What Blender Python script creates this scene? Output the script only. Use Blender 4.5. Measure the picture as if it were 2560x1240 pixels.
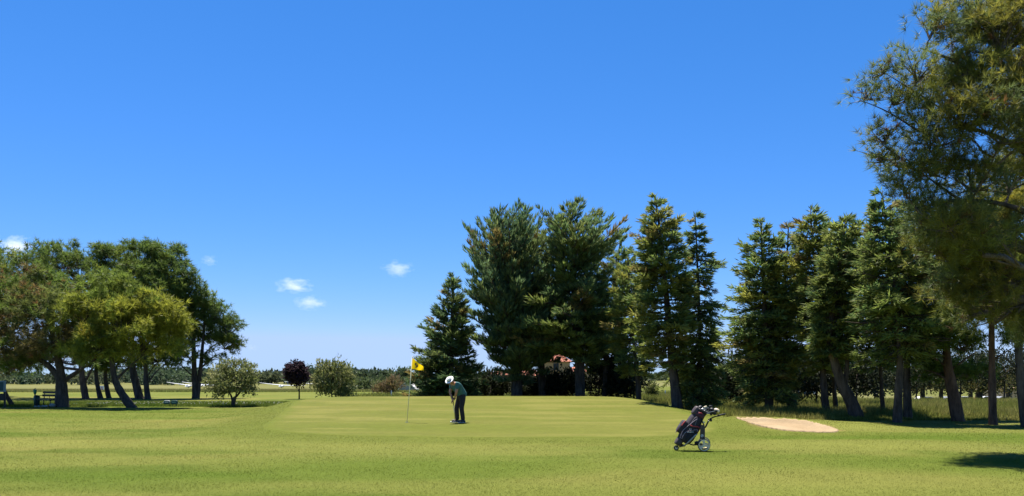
import bpy, math, random
import numpy as np
from mathutils import Vector, Matrix

for o in list(bpy.data.objects):
    bpy.data.objects.remove(o)
SC = bpy.context.scene
COL = SC.collection
rng = np.random.default_rng(7)
random.seed(7)

# ------------------------------------------------------------------ camera, world, sun
FPX, CX, HY, EYE = 2000.0, 1280.0, 941.0, 1.65      # photo pixels: focal length, centre, horizon row; eye height in metres
cam = bpy.data.cameras.new('camera')
cam.sensor_width = 36.0
cam.lens = 36.0 * FPX / 2560.0
cam.shift_y = (HY - 620.0) / 2560.0
cam.clip_start = 0.1
cam.clip_end = 20000.0
camo = bpy.data.objects.new('camera', cam)
COL.objects.link(camo)
camo.location = (0, 0, EYE)
camo.rotation_euler = (math.radians(90), 0, 0)
SC.camera = camo

SUN_TRAVEL = Vector((0.12, -0.28, -1.0)).normalized()
SUN_EL = math.asin(-SUN_TRAVEL.z)
SUN_AZ = math.atan2(-SUN_TRAVEL.x, -SUN_TRAVEL.y)
world = bpy.data.worlds.new('World')
SC.world = world
world.use_nodes = True
wn = world.node_tree.nodes
wl = world.node_tree.links
wn.clear()
w_out = wn.new('ShaderNodeOutputWorld')
w_bg = wn.new('ShaderNodeBackground')
w_sky = wn.new('ShaderNodeTexSky')
w_sky.sky_type = 'NISHITA'
w_sky.sun_disc = False
w_sky.sun_elevation = SUN_EL
w_sky.sun_rotation = SUN_AZ
w_sky.air_density = 1.0
w_sky.dust_density = 0.0
w_sky.ozone_density = 3.0
w_sep = wn.new('ShaderNodeSeparateColor')          # deeper, clearer blue than the plain model gives
w_com = wn.new('ShaderNodeCombineColor')
wl.new(w_sky.outputs[0], w_sep.inputs[0])
for ch, gam, gain in (('Red', 1.52, 0.24), ('Green', 0.95, 0.84), ('Blue', 0.96, 1.42)):
    pw = wn.new('ShaderNodeMath')
    pw.operation = 'POWER'
    pw.inputs[1].default_value = gam
    ml = wn.new('ShaderNodeMath')
    ml.operation = 'MULTIPLY'
    ml.inputs[1].default_value = gain
    wl.new(w_sep.outputs[ch], pw.inputs[0])
    wl.new(pw.outputs[0], ml.inputs[0])
    mn = wn.new('ShaderNodeMath')
    mn.operation = 'MINIMUM'
    mn.inputs[1].default_value = {'Red': 4.0, 'Green': 5.6, 'Blue': 9.0}[ch]
    wl.new(ml.outputs[0], mn.inputs[0])
    wl.new(mn.outputs[0], w_com.inputs[ch])
wl.new(w_com.outputs[0], w_bg.inputs[0])
wl.new(w_bg.outputs[0], w_out.inputs[0])
w_bg.inputs[1].default_value = 0.05

sun = bpy.data.lights.new('sun', 'SUN')
sun.energy = 5.0
sun.angle = math.radians(0.53)
sun.color = (1.0, 0.94, 0.85)
suno = bpy.data.objects.new('sun', sun)
COL.objects.link(suno)
suno.location = (-30, 30, 60)
suno.rotation_euler = SUN_TRAVEL.to_track_quat('-Z', 'Y').to_euler()

SC.view_settings.view_transform = 'Standard'
SC.view_settings.look = 'None'
SC.view_settings.gamma = 1.0
SC.view_settings.exposure = 1.3
SC.view_settings.use_curve_mapping = False
SC.render.engine = 'CYCLES'
SC.cycles.transparent_max_bounces = 8
SC.cycles.volume_bounces = 4


# ------------------------------------------------------------------ helpers
def W(px, py, d):
    """a point of the place: photo column and row seen at distance d"""
    return Vector(((px - CX) / FPX * d, d, EYE - (py - HY) / FPX * d))


def sstep(a, b, t):
    t = np.clip((np.asarray(t, float) - a) / (b - a), 0, 1)
    return t * t * (3 - 2 * t)


_lat = {}


def vnoise(x, y, scale, seed=0):
    """value noise 0..1"""
    if seed not in _lat:
        _lat[seed] = np.random.default_rng(1000 + seed).random((257, 257))
    L = _lat[seed]
    x = np.asarray(x, float) / scale + 1000.37
    y = np.asarray(y, float) / scale + 1000.71
    xi = np.floor(x).astype(int)
    yi = np.floor(y).astype(int)
    fx = x - xi
    fy = y - yi
    fx = fx * fx * (3 - 2 * fx)
    fy = fy * fy * (3 - 2 * fy)
    a = L[xi % 256, yi % 256]
    b = L[(xi + 1) % 256, yi % 256]
    c = L[xi % 256, (yi + 1) % 256]
    e = L[(xi + 1) % 256, (yi + 1) % 256]
    return (a * (1 - fx) + b * fx) * (1 - fy) + (c * (1 - fx) + e * fx) * fy


def tag(o, label=None, cat=None, group=None, kind=None):
    if label:
        o['label'] = label
    if cat:
        o['category'] = cat
    if group:
        o['group'] = group
    if kind:
        o['kind'] = kind
    return o


def empty(name, loc, label=None, cat=None, group=None, rz=0.0):
    o = bpy.data.objects.new(name, None)
    o.empty_display_size = 0.2
    COL.objects.link(o)
    o.location = loc
    o.rotation_euler = (0, 0, rz)
    return tag(o, label, cat, group)


def mesh_np(name, verts, tris, mat, parent=None, col=None, origin=(0, 0, 0), smooth=False, k=3):
    """one mesh object out of numpy arrays; col = one colour per vertex"""
    me = bpy.data.meshes.new(name)
    verts = np.asarray(verts, np.float32) - np.asarray(origin, np.float32)
    nf = len(tris)
    me.vertices.add(len(verts))
    me.vertices.foreach_set('co', verts.ravel())
    me.loops.add(nf * k)
    me.loops.foreach_set('vertex_index', np.asarray(tris, np.int32).ravel())
    me.polygons.add(nf)
    me.polygons.foreach_set('loop_start', np.arange(0, nf * k, k, dtype=np.int32))
    me.polygons.foreach_set('loop_total', np.full(nf, k, np.int32))
    if smooth:
        me.polygons.foreach_set('use_smooth', np.ones(nf, bool))
    me.update(calc_edges=True)
    if col is not None:
        at = me.attributes.new('Col', 'FLOAT_COLOR', 'POINT')
        c4 = np.ones((len(verts), 4), np.float32)
        c4[:, :3] = col
        at.data.foreach_set('color', c4.ravel())
    if mat:
        me.materials.append(mat)
    o = bpy.data.objects.new(name, me)
    COL.objects.link(o)
    if parent:
        o.parent = parent
    return o


class MB:
    """collects shapes, builds ONE mesh object"""
    def __init__(self):
        self.v = []
        self.f = []

    def add(self, vs, fs):
        n = len(self.v)
        self.v.extend([tuple(p) for p in vs])
        self.f.extend([tuple(i + n for i in q) for q in fs])

    def tube(self, path, radii, n=6, cap=True):
        P = [Vector(p) for p in path]
        m = len(P)
        if not hasattr(radii, '__len__'):
            radii = [radii] * m
        vs = []
        u = None
        for i in range(m):
            t = (P[min(i + 1, m - 1)] - P[max(i - 1, 0)])
            if t.length < 1e-9:
                t = Vector((0, 0, 1))
            t.normalize()
            if u is None:
                ref = Vector((0, 0, 1)) if abs(t.z) < 0.9 else Vector((1, 0, 0))
                u = t.cross(ref).normalized()
            else:
                u = (u - t * u.dot(t))
                u = u.normalized() if u.length > 1e-6 else t.orthogonal().normalized()
            w = t.cross(u)
            for k in range(n):
                a = 2 * math.pi * k / n
                vs.append(P[i] + (u * math.cos(a) + w * math.sin(a)) * radii[i])
        fs = []
        for i in range(m - 1):
            for k in range(n):
                k2 = (k + 1) % n
                fs.append((i * n + k, i * n + k2, (i + 1) * n + k2, (i + 1) * n + k))
        if cap:
            fs.append(tuple(reversed(range(n))))
            fs.append(tuple((m - 1) * n + k for k in range(n)))
        self.add(vs, fs)
        return self

    def box(self, c, s, rot=None):
        c = Vector(c)
        vs = []
        for x in (-.5, .5):
            for y in (-.5, .5):
                for z in (-.5, .5):
                    p = Vector((x * s[0], y * s[1], z * s[2]))
                    if rot is not None:
                        p = rot @ p
                    vs.append(c + p)
        self.add(vs, [(0, 1, 3, 2), (4, 6, 7, 5), (0, 4, 5, 1), (2, 3, 7, 6), (0, 2, 6, 4), (1, 5, 7, 3)])
        return self

    def ell(self, c, r, nu=12, nv=8, rot=None, e=1.0):
        """(super)ellipsoid"""
        c = Vector(c)
        sg = lambda t: math.copysign(abs(t) ** e, t)
        vs = []
        for j in range(nv + 1):
            ph = -math.pi / 2 + math.pi * j / nv
            for i in range(nu):
                th = 2 * math.pi * i / nu
                p = Vector((r[0] * sg(math.cos(ph)) * sg(math.cos(th)), r[1] * sg(math.cos(ph)) * sg(math.sin(th)), r[2] * sg(math.sin(ph))))
                if rot is not None:
                    p = rot @ p
                vs.append(c + p)
        fs = []
        for j in range(nv):
            for i in range(nu):
                i2 = (i + 1) % nu
                fs.append((j * nu + i, j * nu + i2, (j + 1) * nu + i2, (j + 1) * nu + i))
        self.add(vs, fs)
        return self

    def lathe(self, prof, c, axis, n=24):
        """prof = (radius, height) pairs turned round an axis through c"""
        c = Vector(c)
        a = Vector(axis).normalized()
        u = a.orthogonal().normalized()
        w = a.cross(u)
        vs = []
        for r, h in prof:
            for k in range(n):
                t = 2 * math.pi * k / n
                vs.append(c + a * h + (u * math.cos(t) + w * math.sin(t)) * r)
        fs = []
        for i in range(len(prof) - 1):
            for k in range(n):
                k2 = (k + 1) % n
                fs.append((i * n + k, i * n + k2, (i + 1) * n + k2, (i + 1) * n + k))
        self.add(vs, fs)
        return self

    def prism(self, poly, y0, y1):
        """polygon in x,z pushed through from y0 to y1"""
        n = len(poly)
        vs = [(x, y0, z) for x, z in poly] + [(x, y1, z) for x, z in poly]
        fs = [tuple(range(n)), tuple(reversed(range(n, 2 * n)))]
        for i in range(n):
            j = (i + 1) % n
            fs.append((i, i + n, j + n, j))
        self.add(vs, fs)
        return self

    def build(self, name, mat, parent=None, origin=(0, 0, 0), smooth=False):
        me = bpy.data.meshes.new(name)
        og = Vector(origin)
        me.from_pydata([Vector(p) - og for p in self.v], [], self.f)
        me.update()
        if smooth:
            me.polygons.foreach_set('use_smooth', [True] * len(me.polygons))
        me.materials.append(mat)
        o = bpy.data.objects.new(name, me)
        COL.objects.link(o)
        if parent:
            o.parent = parent
        return o


# ------------------------------------------------------------------ materials
def nmat(name):
    m = bpy.data.materials.new(name)
    m.use_nodes = True
    nt = m.node_tree
    return m, nt.nodes, nt.links, nt.nodes['Principled BSDF']


def plain(name, col, rough=0.6, metal=0.0, noise=0.12, scale=30.0, spec=0.4, bump=0.0):
    """a colour broken up by noise: paint, cloth, plastic, metal"""
    m, n, l, b = nmat(name)
    tc = n.new('ShaderNodeTexCoord')
    tx = n.new('ShaderNodeTexNoise')
    tx.inputs['Scale'].default_value = scale
    tx.inputs['Detail'].default_value = 5
    l.new(tc.outputs['Object'], tx.inputs['Vector'])
    rp = n.new('ShaderNodeMapRange')
    rp.inputs['From Min'].default_value = 0.3
    rp.inputs['From Max'].default_value = 0.7
    rp.inputs['To Min'].default_value = 1 - noise
    rp.inputs['To Max'].default_value = 1 + noise
    l.new(tx.outputs['Fac'], rp.inputs['Value'])
    mx = n.new('ShaderNodeVectorMath')
    mx.operation = 'SCALE'
    mx.inputs[0].default_value = col
    l.new(rp.outputs[0], mx.inputs['Scale'])
    l.new(mx.outputs[0], b.inputs['Base Color'])
    b.inputs['Roughness'].default_value = rough
    b.inputs['Metallic'].default_value = metal
    b.inputs['Specular IOR Level'].default_value = spec
    if bump:
        bp = n.new('ShaderNodeBump')
        bp.inputs['Strength'].default_value = bump
        bp.inputs['Distance'].default_value = 0.02
        l.new(tx.outputs['Fac'], bp.inputs['Height'])
        l.new(bp.outputs[0], b.inputs['Normal'])
    return m


def leafmat(name, trans=0.3, rough=0.55, spec=0.25):
    m, n, l, b = nmat(name)
    at = n.new('ShaderNodeAttribute')
    at.attribute_name = 'Col'
    b.inputs['Roughness'].default_value = rough
    b.inputs['Specular IOR Level'].default_value = spec
    l.new(at.outputs['Color'], b.inputs['Base Color'])
    tr = n.new('ShaderNodeBsdfTranslucent')
    l.new(at.outputs['Color'], tr.inputs['Color'])
    mx = n.new('ShaderNodeMixShader')
    mx.inputs[0].default_value = trans
    l.new(b.outputs[0], mx.inputs[1])
    l.new(tr.outputs[0], mx.inputs[2])
    l.new(mx.outputs[0], n['Material Output'].inputs[0])
    return m


def groundmat(name, fine=90.0, mid=9.0, amp_f=0.28, amp_m=0.14, bump=0.6):
    m, n, l, b = nmat(name)
    at = n.new('ShaderNodeAttribute')
    at.attribute_name = 'Col'
    tc = n.new('ShaderNodeTexCoord')
    fac = None
    last = None
    for sc, amp, det in ((fine, amp_f, 4), (mid, amp_m, 6), (1.3, 0.08, 4)):
        tx = n.new('ShaderNodeTexNoise')
        tx.inputs['Scale'].default_value = sc
        tx.inputs['Detail'].default_value = det
        tx.inputs['Roughness'].default_value = 0.65
        l.new(tc.outputs['Object'], tx.inputs['Vector'])
        mr = n.new('ShaderNodeMapRange')
        mr.inputs['From Min'].default_value = 0.25
        mr.inputs['From Max'].default_value = 0.75
        mr.inputs['To Min'].default_value = 1 - amp
        mr.inputs['To Max'].default_value = 1 + amp
        l.new(tx.outputs['Fac'], mr.inputs['Value'])
        if fac is None:
            fac = mr.outputs[0]
            last = tx
        else:
            mu = n.new('ShaderNodeMath')
            mu.operation = 'MULTIPLY'
            l.new(fac, mu.inputs[0])
            l.new(mr.outputs[0], mu.inputs[1])
            fac = mu.outputs[0]
    vs = n.new('ShaderNodeVectorMath')
    vs.operation = 'SCALE'
    l.new(at.outputs['Color'], vs.inputs[0])
    l.new(fac, vs.inputs['Scale'])
    l.new(vs.outputs[0], b.inputs['Base Color'])
    b.inputs['Roughness'].default_value = 0.9
    b.inputs['Specular IOR Level'].default_value = 0.04
    bp = n.new('ShaderNodeBump')
    bp.inputs['Strength'].default_value = bump
    bp.inputs['Distance'].default_value = 0.02
    l.new(last.outputs['Fac'], bp.inputs['Height'])
    l.new(bp.outputs[0], b.inputs['Normal'])
    return m


def barkmat(name, c0, c1, scale=6.0):
    m, n, l, b = nmat(name)
    tc = n.new('ShaderNodeTexCoord')
    mp = n.new('ShaderNodeMapping')
    mp.inputs['Scale'].default_value = (1.0, 1.0, 0.25)
    l.new(tc.outputs['Object'], mp.inputs['Vector'])
    tx = n.new('ShaderNodeTexNoise')
    tx.inputs['Scale'].default_value = scale
    tx.inputs['Detail'].default_value = 8
    tx.inputs['Roughness'].default_value = 0.7
    l.new(mp.outputs[0], tx.inputs['Vector'])
    cr = n.new('ShaderNodeValToRGB')
    cr.color_ramp.elements[0].position = 0.35
    cr.color_ramp.elements[0].color = (*c0, 1)
    cr.color_ramp.elements[1].position = 0.7
    cr.color_ramp.elements[1].color = (*c1, 1)
    l.new(tx.outputs['Fac'], cr.inputs[0])
    l.new(cr.outputs[0], b.inputs['Base Color'])
    b.inputs['Roughness'].default_value = 0.9
    b.inputs['Specular IOR Level'].default_value = 0.1
    bp = n.new('ShaderNodeBump')
    bp.inputs['Strength'].default_value = 1.0
    bp.inputs['Distance'].default_value = 0.05
    l.new(tx.outputs['Fac'], bp.inputs['Height'])
    l.new(bp.outputs[0], b.inputs['Normal'])
    return m


M_GROUND = groundmat('mown_grass_ground')
M_GREEN = groundmat('putting_green_turf', fine=120.0, mid=6.0, amp_f=0.18, amp_m=0.13, bump=0.25)
M_SAND = groundmat('bunker_sand', fine=70.0, mid=6.0, amp_f=0.14, amp_m=0.10, bump=0.7)
M_BLADE = leafmat('grass_blades', 0.45, 0.7, 0.06)
M_NEEDLE = leafmat('pine_needles', 0.48, 0.55, 0.25)
M_CEDAR = leafmat('cedar_needles', 0.48, 0.6, 0.22)
M_LEAF = leafmat('broad_leaves', 0.40, 0.6, 0.2)
M_NEEDLE2 = leafmat('near_pine_needles', 0.55, 0.5, 0.35)
M_BARK = barkmat('dark_bark', (0.030, 0.024, 0.020), (0.13, 0.105, 0.085))
M_BARKR = barkmat('red_brown_bark', (0.045, 0.028, 0.02), (0.20, 0.12, 0.08))
M_TWIG = barkmat('grey_twig_bark', (0.07, 0.055, 0.045), (0.22, 0.18, 0.145), 20)


# ------------------------------------------------------------------ terrain
def catmull(pts, n=8, closed=True):
    P = [np.array(p, float) for p in pts]
    m = len(P)
    out = []
    for i in range(m if closed else m - 1):
        p0, p1, p2, p3 = (P[(i - 1) % m], P[i], P[(i + 1) % m], P[(i + 2) % m]) if closed else (P[max(i - 1, 0)], P[i], P[i + 1], P[min(i + 2, m - 1)])
        for k in range(n):
            t = k / n
            out.append(0.5 * ((2 * p1) + (-p0 + p2) * t + (2 * p0 - 5 * p1 + 4 * p2 - p3) * t * t + (-p0 + 3 * p1 - 3 * p2 + p3) * t ** 3))
    if not closed:
        out.append(P[-1])
    return np.array(out)


class Patch:
    """a smooth closed outline seen from its middle: radius by bearing"""
    def __init__(self, pts, c):
        self.c = np.array(c, float)
        q = catmull(pts, 12) - self.c
        th = np.arctan2(q[:, 1], q[:, 0])
        r = np.hypot(q[:, 0], q[:, 1])
        i = np.argsort(th)
        th, r = th[i], r[i]
        self.th = np.concatenate([th - 2 * np.pi, th, th + 2 * np.pi])
        self.r = np.concatenate([r, r, r])

    def R(self, th):
        return np.interp(th, self.th, self.r)

    def dist(self, x, y):
        dx, dy = np.asarray(x, float) - self.c[0], np.asarray(y, float) - self.c[1]
        return np.hypot(dx, dy) - self.R(np.arctan2(dy, dx))


GREEN = Patch([(-7.3, 23.8), (-4.6, 21.6), (0, 20.9), (3.6, 20.9), (5.5, 22.4), (6.4, 25), (6.8, 29), (6.7, 34), (6.1, 39.5), (4, 42.3),
               (-2, 43), (-8, 42.3), (-10.3, 39.5), (-9.7, 35), (-8.5, 29)], (-1.2, 31.5))
BUNK = Patch([(7.65, 27.2), (8.3, 27.6), (9.3, 27.1), (9.9, 25.9), (9.9, 24.4), (9.35, 23.3), (8.7, 23.5), (8.1, 24.6), (7.7, 26.0)], (8.8, 25.5))


def H(x, y):
    x = np.asarray(x, float)
    y = np.asarray(y, float)
    gd = GREEN.dist(x, y)
    tilt = 0.56 * np.clip((y - 19.6) / 22.0, 0, 1) ** 1.4 + 0.03
    left = sstep(-2, -8, x)
    m = 1 - sstep(-0.3, 2.3 + 1.2 * left, gd)
    h = tilt * m
    h = h + 0.05 * (vnoise(x, y, 9, 3) - 0.5) * sstep(6, 14, y) + 0.02 * (vnoise(x, y, 2.5, 4) - .5)
    rt = np.where(y > 5, x / np.maximum(y, 5), 0)
    h = h - 3.3 * sstep(38, 150, y) * sstep(0.28, 0.46, rt)
    # the airfield on the left lies in a shallow dip
    h = h - (2.15 * np.clip((y - 85) / 160, 0, 1) - 1.2 * sstep(250, 350, y)) * (1 - sstep(-0.14, -0.04, rt))
    bd = BUNK.dist(x, y)
    h = h - 0.12 * (1 - sstep(-0.35, 0.03, bd)) + 0.09 * np.exp(-(bd - 0.22) ** 2 / 0.05) * sstep(25.0, 26.5, y) + 0.008 * (vnoise(x, y, .35, 54) - .5) * (bd < -.2)
    # the bunker faces the tee: its far side is banked up
    h = h + 0.15 * sstep(23.8, 27.4, y) * np.exp(-((x - 9.0) / 2.2) ** 2) * (1 - sstep(27.8, 30.5, y))
    return h


def lerp3(a, b, t):
    t = np.asarray(t)[..., None]
    return np.asarray(a) * (1 - t) + np.asarray(b) * t


C_LAWN = np.array((0.094, 0.112, 0.018))
C_LAWN2 = np.array((0.122, 0.128, 0.029))
C_STRAW = np.array((0.140, 0.130, 0.032))
C_DEEP = np.array((0.048, 0.078, 0.007))
C_ROUGH = np.array((0.080, 0.092, 0.017))
C_DRY = np.array((0.125, 0.122, 0.045))


def ground_col(x, y):
    x = np.asarray(x, float)
    y = np.asarray(y, float)
    n1 = vnoise(x * 0.45, y, 2.4, 11)
    n2 = vnoise(x * 0.6, y, 0.9, 12)
    n3 = vnoise(x * 0.5, y, 6.0, 13)
    c = lerp3(C_LAWN, C_LAWN2, np.clip(0.15 + 0.8 * n3 + 0.5 * (n1 - .5), 0, 1))
    c = lerp3(c, C_STRAW, np.clip((n1 * 0.5 + n2 * 0.2 + n3 * .3 - 0.50) * 2.6, 0, 0.8))
    c = lerp3(c, C_DEEP, np.clip((vnoise(x * .4, y, 1.9, 14) * .7 + .3 * vnoise(x * .5, y, .6, 51) - 0.56) * 3.0, 0, 0.65))
    big = vnoise(x * .28, y, 3.6, 52) * .6 + vnoise(x * .25, y, 1.3, 53) * .4
    c = lerp3(c, (0.134, 0.142, 0.030), np.clip((big - .52) * 3.6, 0, .75) * sstep(9, 12, y) * (1 - sstep(38, 46, y)))
    c = lerp3(c, (0.060, 0.092, 0.009), np.clip((.47 - big) * 3.6, 0, .65) * (1 - sstep(38, 46, y)))
    # greener collar round the putting green
    gd = GREEN.dist(x, y)
    c = lerp3(c, C_LAWN * 0.88, 0.8 * (1 - sstep(0.8, 2.6, gd)))
    # long grass under the trees on the right
    edge_r = 30.2 - 0.06 * (x - 8) + 1.2 * (vnoise(x, y, 3, 15) - .5)
    rough = sstep(0, 0.8, y - edge_r) * sstep(7.6, 9.2, x) * sstep(0.6, 2.0, gd)
    c = lerp3(c, C_ROUGH * (0.8 + 0.4 * n2)[..., None], rough)
    # left: strip of long grass, mown lane, dry field
    lf = 1 - sstep(-4, 2, x)
    c = lerp3(c, C_DEEP * 1.6, lf * sstep(42.5, 43.3, y) * (1 - sstep(47, 50, y)) * 0.8)
    far = sstep(82, 96, y + 10 * (vnoise(x, y, 14, 16) - .5))
    c = lerp3(c, C_ROUGH * 1.15, far)
    far2 = sstep(108, 140, y + 24 * (vnoise(x * .4, y, 22, 17) - .5))
    c = lerp3(c, lerp3(C_DRY, C_ROUGH, np.clip(vnoise(x * .3, y, 30, 18) * 1.5 - .6, 0, 1)), far2)
    rt = x / np.maximum(y, 5)
    road = sstep(0.3, 0.42, rt) * (1 - np.clip(np.abs(y - 118) / 5.0, 0, 1) ** 4)
    c = lerp3(c, (0.25, 0.22, 0.175), road)
    # straw ring at the olive's foot
    c = lerp3(c, C_STRAW * 0.95, 0.7 * np.exp(-(((x + 14.9) / 2.6) ** 2 + ((y - 43.0) / 0.7) ** 2)))
    # worn lip of the bunker
    bd = BUNK.dist(x, y)
    c = lerp3(c, (0.17, 0.115, 0.05), 0.55 * np.exp(-((bd - 0.12) / 0.16) ** 2) * sstep(.35, .7, vnoise(x, y, .5, 19)))
    return c


ys = np.concatenate([np.linspace(-60, 7.5, 14), np.linspace(8, 48, 230), np.geomspace(48.4, 300, 110), np.geomspace(305, 6000, 30)])
xr = np.concatenate([np.linspace(0, 14, 80), np.geomspace(14.25, 80, 70), np.geomspace(83, 6000, 34)])
xs = np.concatenate([-xr[:0:-1], xr])
GX, GY = np.meshgrid(xs, ys)
GZ = H(GX, GY)
nx, ny = len(xs), len(ys)
idx = np.arange(nx * ny).reshape(ny, nx)
quads = np.stack([idx[:-1, :-1], idx[:-1, 1:], idx[1:, 1:], idx[1:, :-1]], -1).reshape(-1, 4)
gv = np.stack([GX, GY, GZ], -1).reshape(-1, 3)
ground = mesh_np('ground', gv, quads, M_GROUND, None, ground_col(GX, GY).reshape(-1, 3), smooth=True, k=4)
tag(ground, 'mown golf course grass with dry and deep green patches', 'grass', kind='structure')


def patch_sheet(name, pt, lift, colf, mat, nr=70, nt=220, wob=0.0, label=None, cat=None):
    th = np.linspace(-np.pi, np.pi, nt, endpoint=False)
    R = pt.R(th) + wob * (np.random.default_rng(5).random(nt) - .5)
    s = np.concatenate([np.linspace(0.0, 0.995, nr - 1)[1:], [1.0]])
    X = pt.c[0] + s[:, None] * R * np.cos(th)
    Y = pt.c[1] + s[:, None] * R * np.sin(th)
    X = np.concatenate([[pt.c[0]], X.ravel()])
    Y = np.concatenate([[pt.c[1]], Y.ravel()])
    Z = H(X, Y) + lift
    Z[-nt:] -= lift + 0.02
    tr = []
    n = nt
    for k in range(n):
        tr.append((0, 1 + k, 1 + (k + 1) % n))
    for j in range(nr - 2):
        a = 1 + j * n
        for k in range(n):
            k2 = (k + 1) % n
            tr.append((a + k, a + n + k, a + n + k2))
            tr.append((a + k, a + n + k2, a + k2))
    o = mesh_np(name, np.stack([X, Y, Z], -1), tr, mat, None, colf(X, Y), smooth=True)
    return tag(o, label, cat, kind='structure')


def green_col(x, y):
    n1 = vnoise(x * .35, y, 1.6, 21)
    n2 = vnoise(x * .5, y, 4.5, 22)
    stripe = 0.5 + 0.5 * np.tanh(2.2 * np.sin((x * 0.35 + y + 1.2 * vnoise(x, y, 4, 26)) * 2 * np.pi / 4.6))
    c = lerp3((0.086, 0.098, 0.017), (0.113, 0.111, 0.026), np.clip(0.15 + 0.7 * n2 + 0.5 * (n1 - .5), 0, 1))
    c = lerp3(c, (0.080, 0.098, 0.014), 0.28 * stripe)
    c = lerp3(c, (0.085, 0.102, 0.013), 0.7 * sstep(-0.55, 0.0, GREEN.dist(x, y) + .25 * (vnoise(x, y, .6, 24) - .5)))
    c = lerp3(c, (0.138, 0.132, 0.034), np.clip((vnoise(x * .25, y, .55, 25) - .58) * 3, 0, .6))
    d_ = GREEN.dist(x, y) + .35 * (vnoise(x, y, .5, 27) - .5)
    return lerp3(c, ground_col(x, y), 0.85 * sstep(-0.5, -0.02, d_))


def sand_col(x, y):
    n = vnoise(x, y, .8, 23)
    return lerp3((0.26, 0.19, 0.112), (0.31, 0.235, 0.145), n)


patch_sheet('putting_green', GREEN, 0.010, green_col, M_GREEN, label='raised tan putting green with close mown turf', cat='putting green')
patch_sheet('bunker', BUNK, 0.035, sand_col, M_SAND, nr=24, nt=120, wob=0.10, label='pale sand bunker at the foot of the green', cat='bunker')


# ------------------------------------------------------------------ foliage engines
def unit(v):
    return v / np.maximum(np.linalg.norm(v, axis=-1, keepdims=True), 1e-9)


def needles(c, dr, K, L, wd, bias, col, jit=0.25, r=rng):
    """K needle triangles fanning out of each tuft"""
    N = len(c)
    C = np.repeat(c, K, 0)
    D = unit(np.repeat(dr, K, 0) * bias + r.normal(size=(N * K, 3)))
    ln = L * r.uniform(0.55, 1.15, (N * K, 1))
    sd = unit(np.cross(D, r.normal(size=(N * K, 3)))) * wd * 0.5
    C = C + D * ln * 0.08
    V = np.stack([C - sd, C + sd, C + D * ln], 1).reshape(-1, 3)
    cc = np.repeat(col, K, 0) * r.uniform(1 - jit, 1 + jit, (N * K, 1))
    return V, np.repeat(cc, 3, 0)


def fingers(c, dr, L, wd, col, jit=0.2, r=rng, cross=True):
    """slim needle-covered shoots: two crossed diamonds each"""
    N = len(c)
    D = unit(dr)
    ln = (L * r.uniform(0.6, 1.25, (N, 1)))
    s1 = unit(np.cross(D, r.normal(size=(N, 3))))
    s2 = np.cross(D, s1)
    out = []
    b, t = c, c + D * ln
    for s in ((s1, s2) if cross else (s1,)):
        m = c + D * ln * 0.45
        a1, a2 = m - s * wd * .5, m + s * wd * .5
        out.append(np.stack([b, a2, t, b, t, a1], 1))
    V = np.concatenate(out, 1).reshape(-1, 3)
    k = V.shape[0] // N
    cc = np.repeat(col * r.uniform(1 - jit, 1 + jit, (N, 1)), k, 0)
    return V, cc


def leaf_mesh(name, V, C, mat, parent, origin):
    return mesh_np(name, V, np.arange(len(V)).reshape(-1, 3), mat, parent, C, origin)


def bend(p, q, sag, n=5, wob=0.0):
    p, q = Vector(p), Vector(q)
    L = (q - p).length
    out = []
    for i in range(n):
        t = i / (n - 1)
        v = p.lerp(q, t)
        v.z += sag * L * math.sin(math.pi * t)
        if 0 < i < n - 1:
            v += Vector((random.uniform(-1, 1), random.uniform(-1, 1), random.uniform(-1, 1))) * wob * L
        out.append(v)
    return out


def path_at(path, z):
    """where a trunk path passes height z"""
    for a, b in zip(path[:-1], path[1:]):
        if (a.z <= z <= b.z):
            return a.lerp(b, (z - a.z) / max(b.z - a.z, 1e-6))
    return path[-1] if z > path[-1].z else path[0]


def trunk_pts(pxs, d, root=True):
    P = [W(px, py, d) for px, py in pxs]
    if root:
        b = P[0]
        P[0] = Vector((b.x, d, float(H(b.x, d)) - 0.1)) + (b - P[1]).normalized() * .25
    return [Vector(v) for v in catmull([tuple(p) for p in P], 5, closed=False)]


def roughen(r, amt=0.12):
    return [x * random.uniform(1 - amt, 1 + amt) for x in r]


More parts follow.
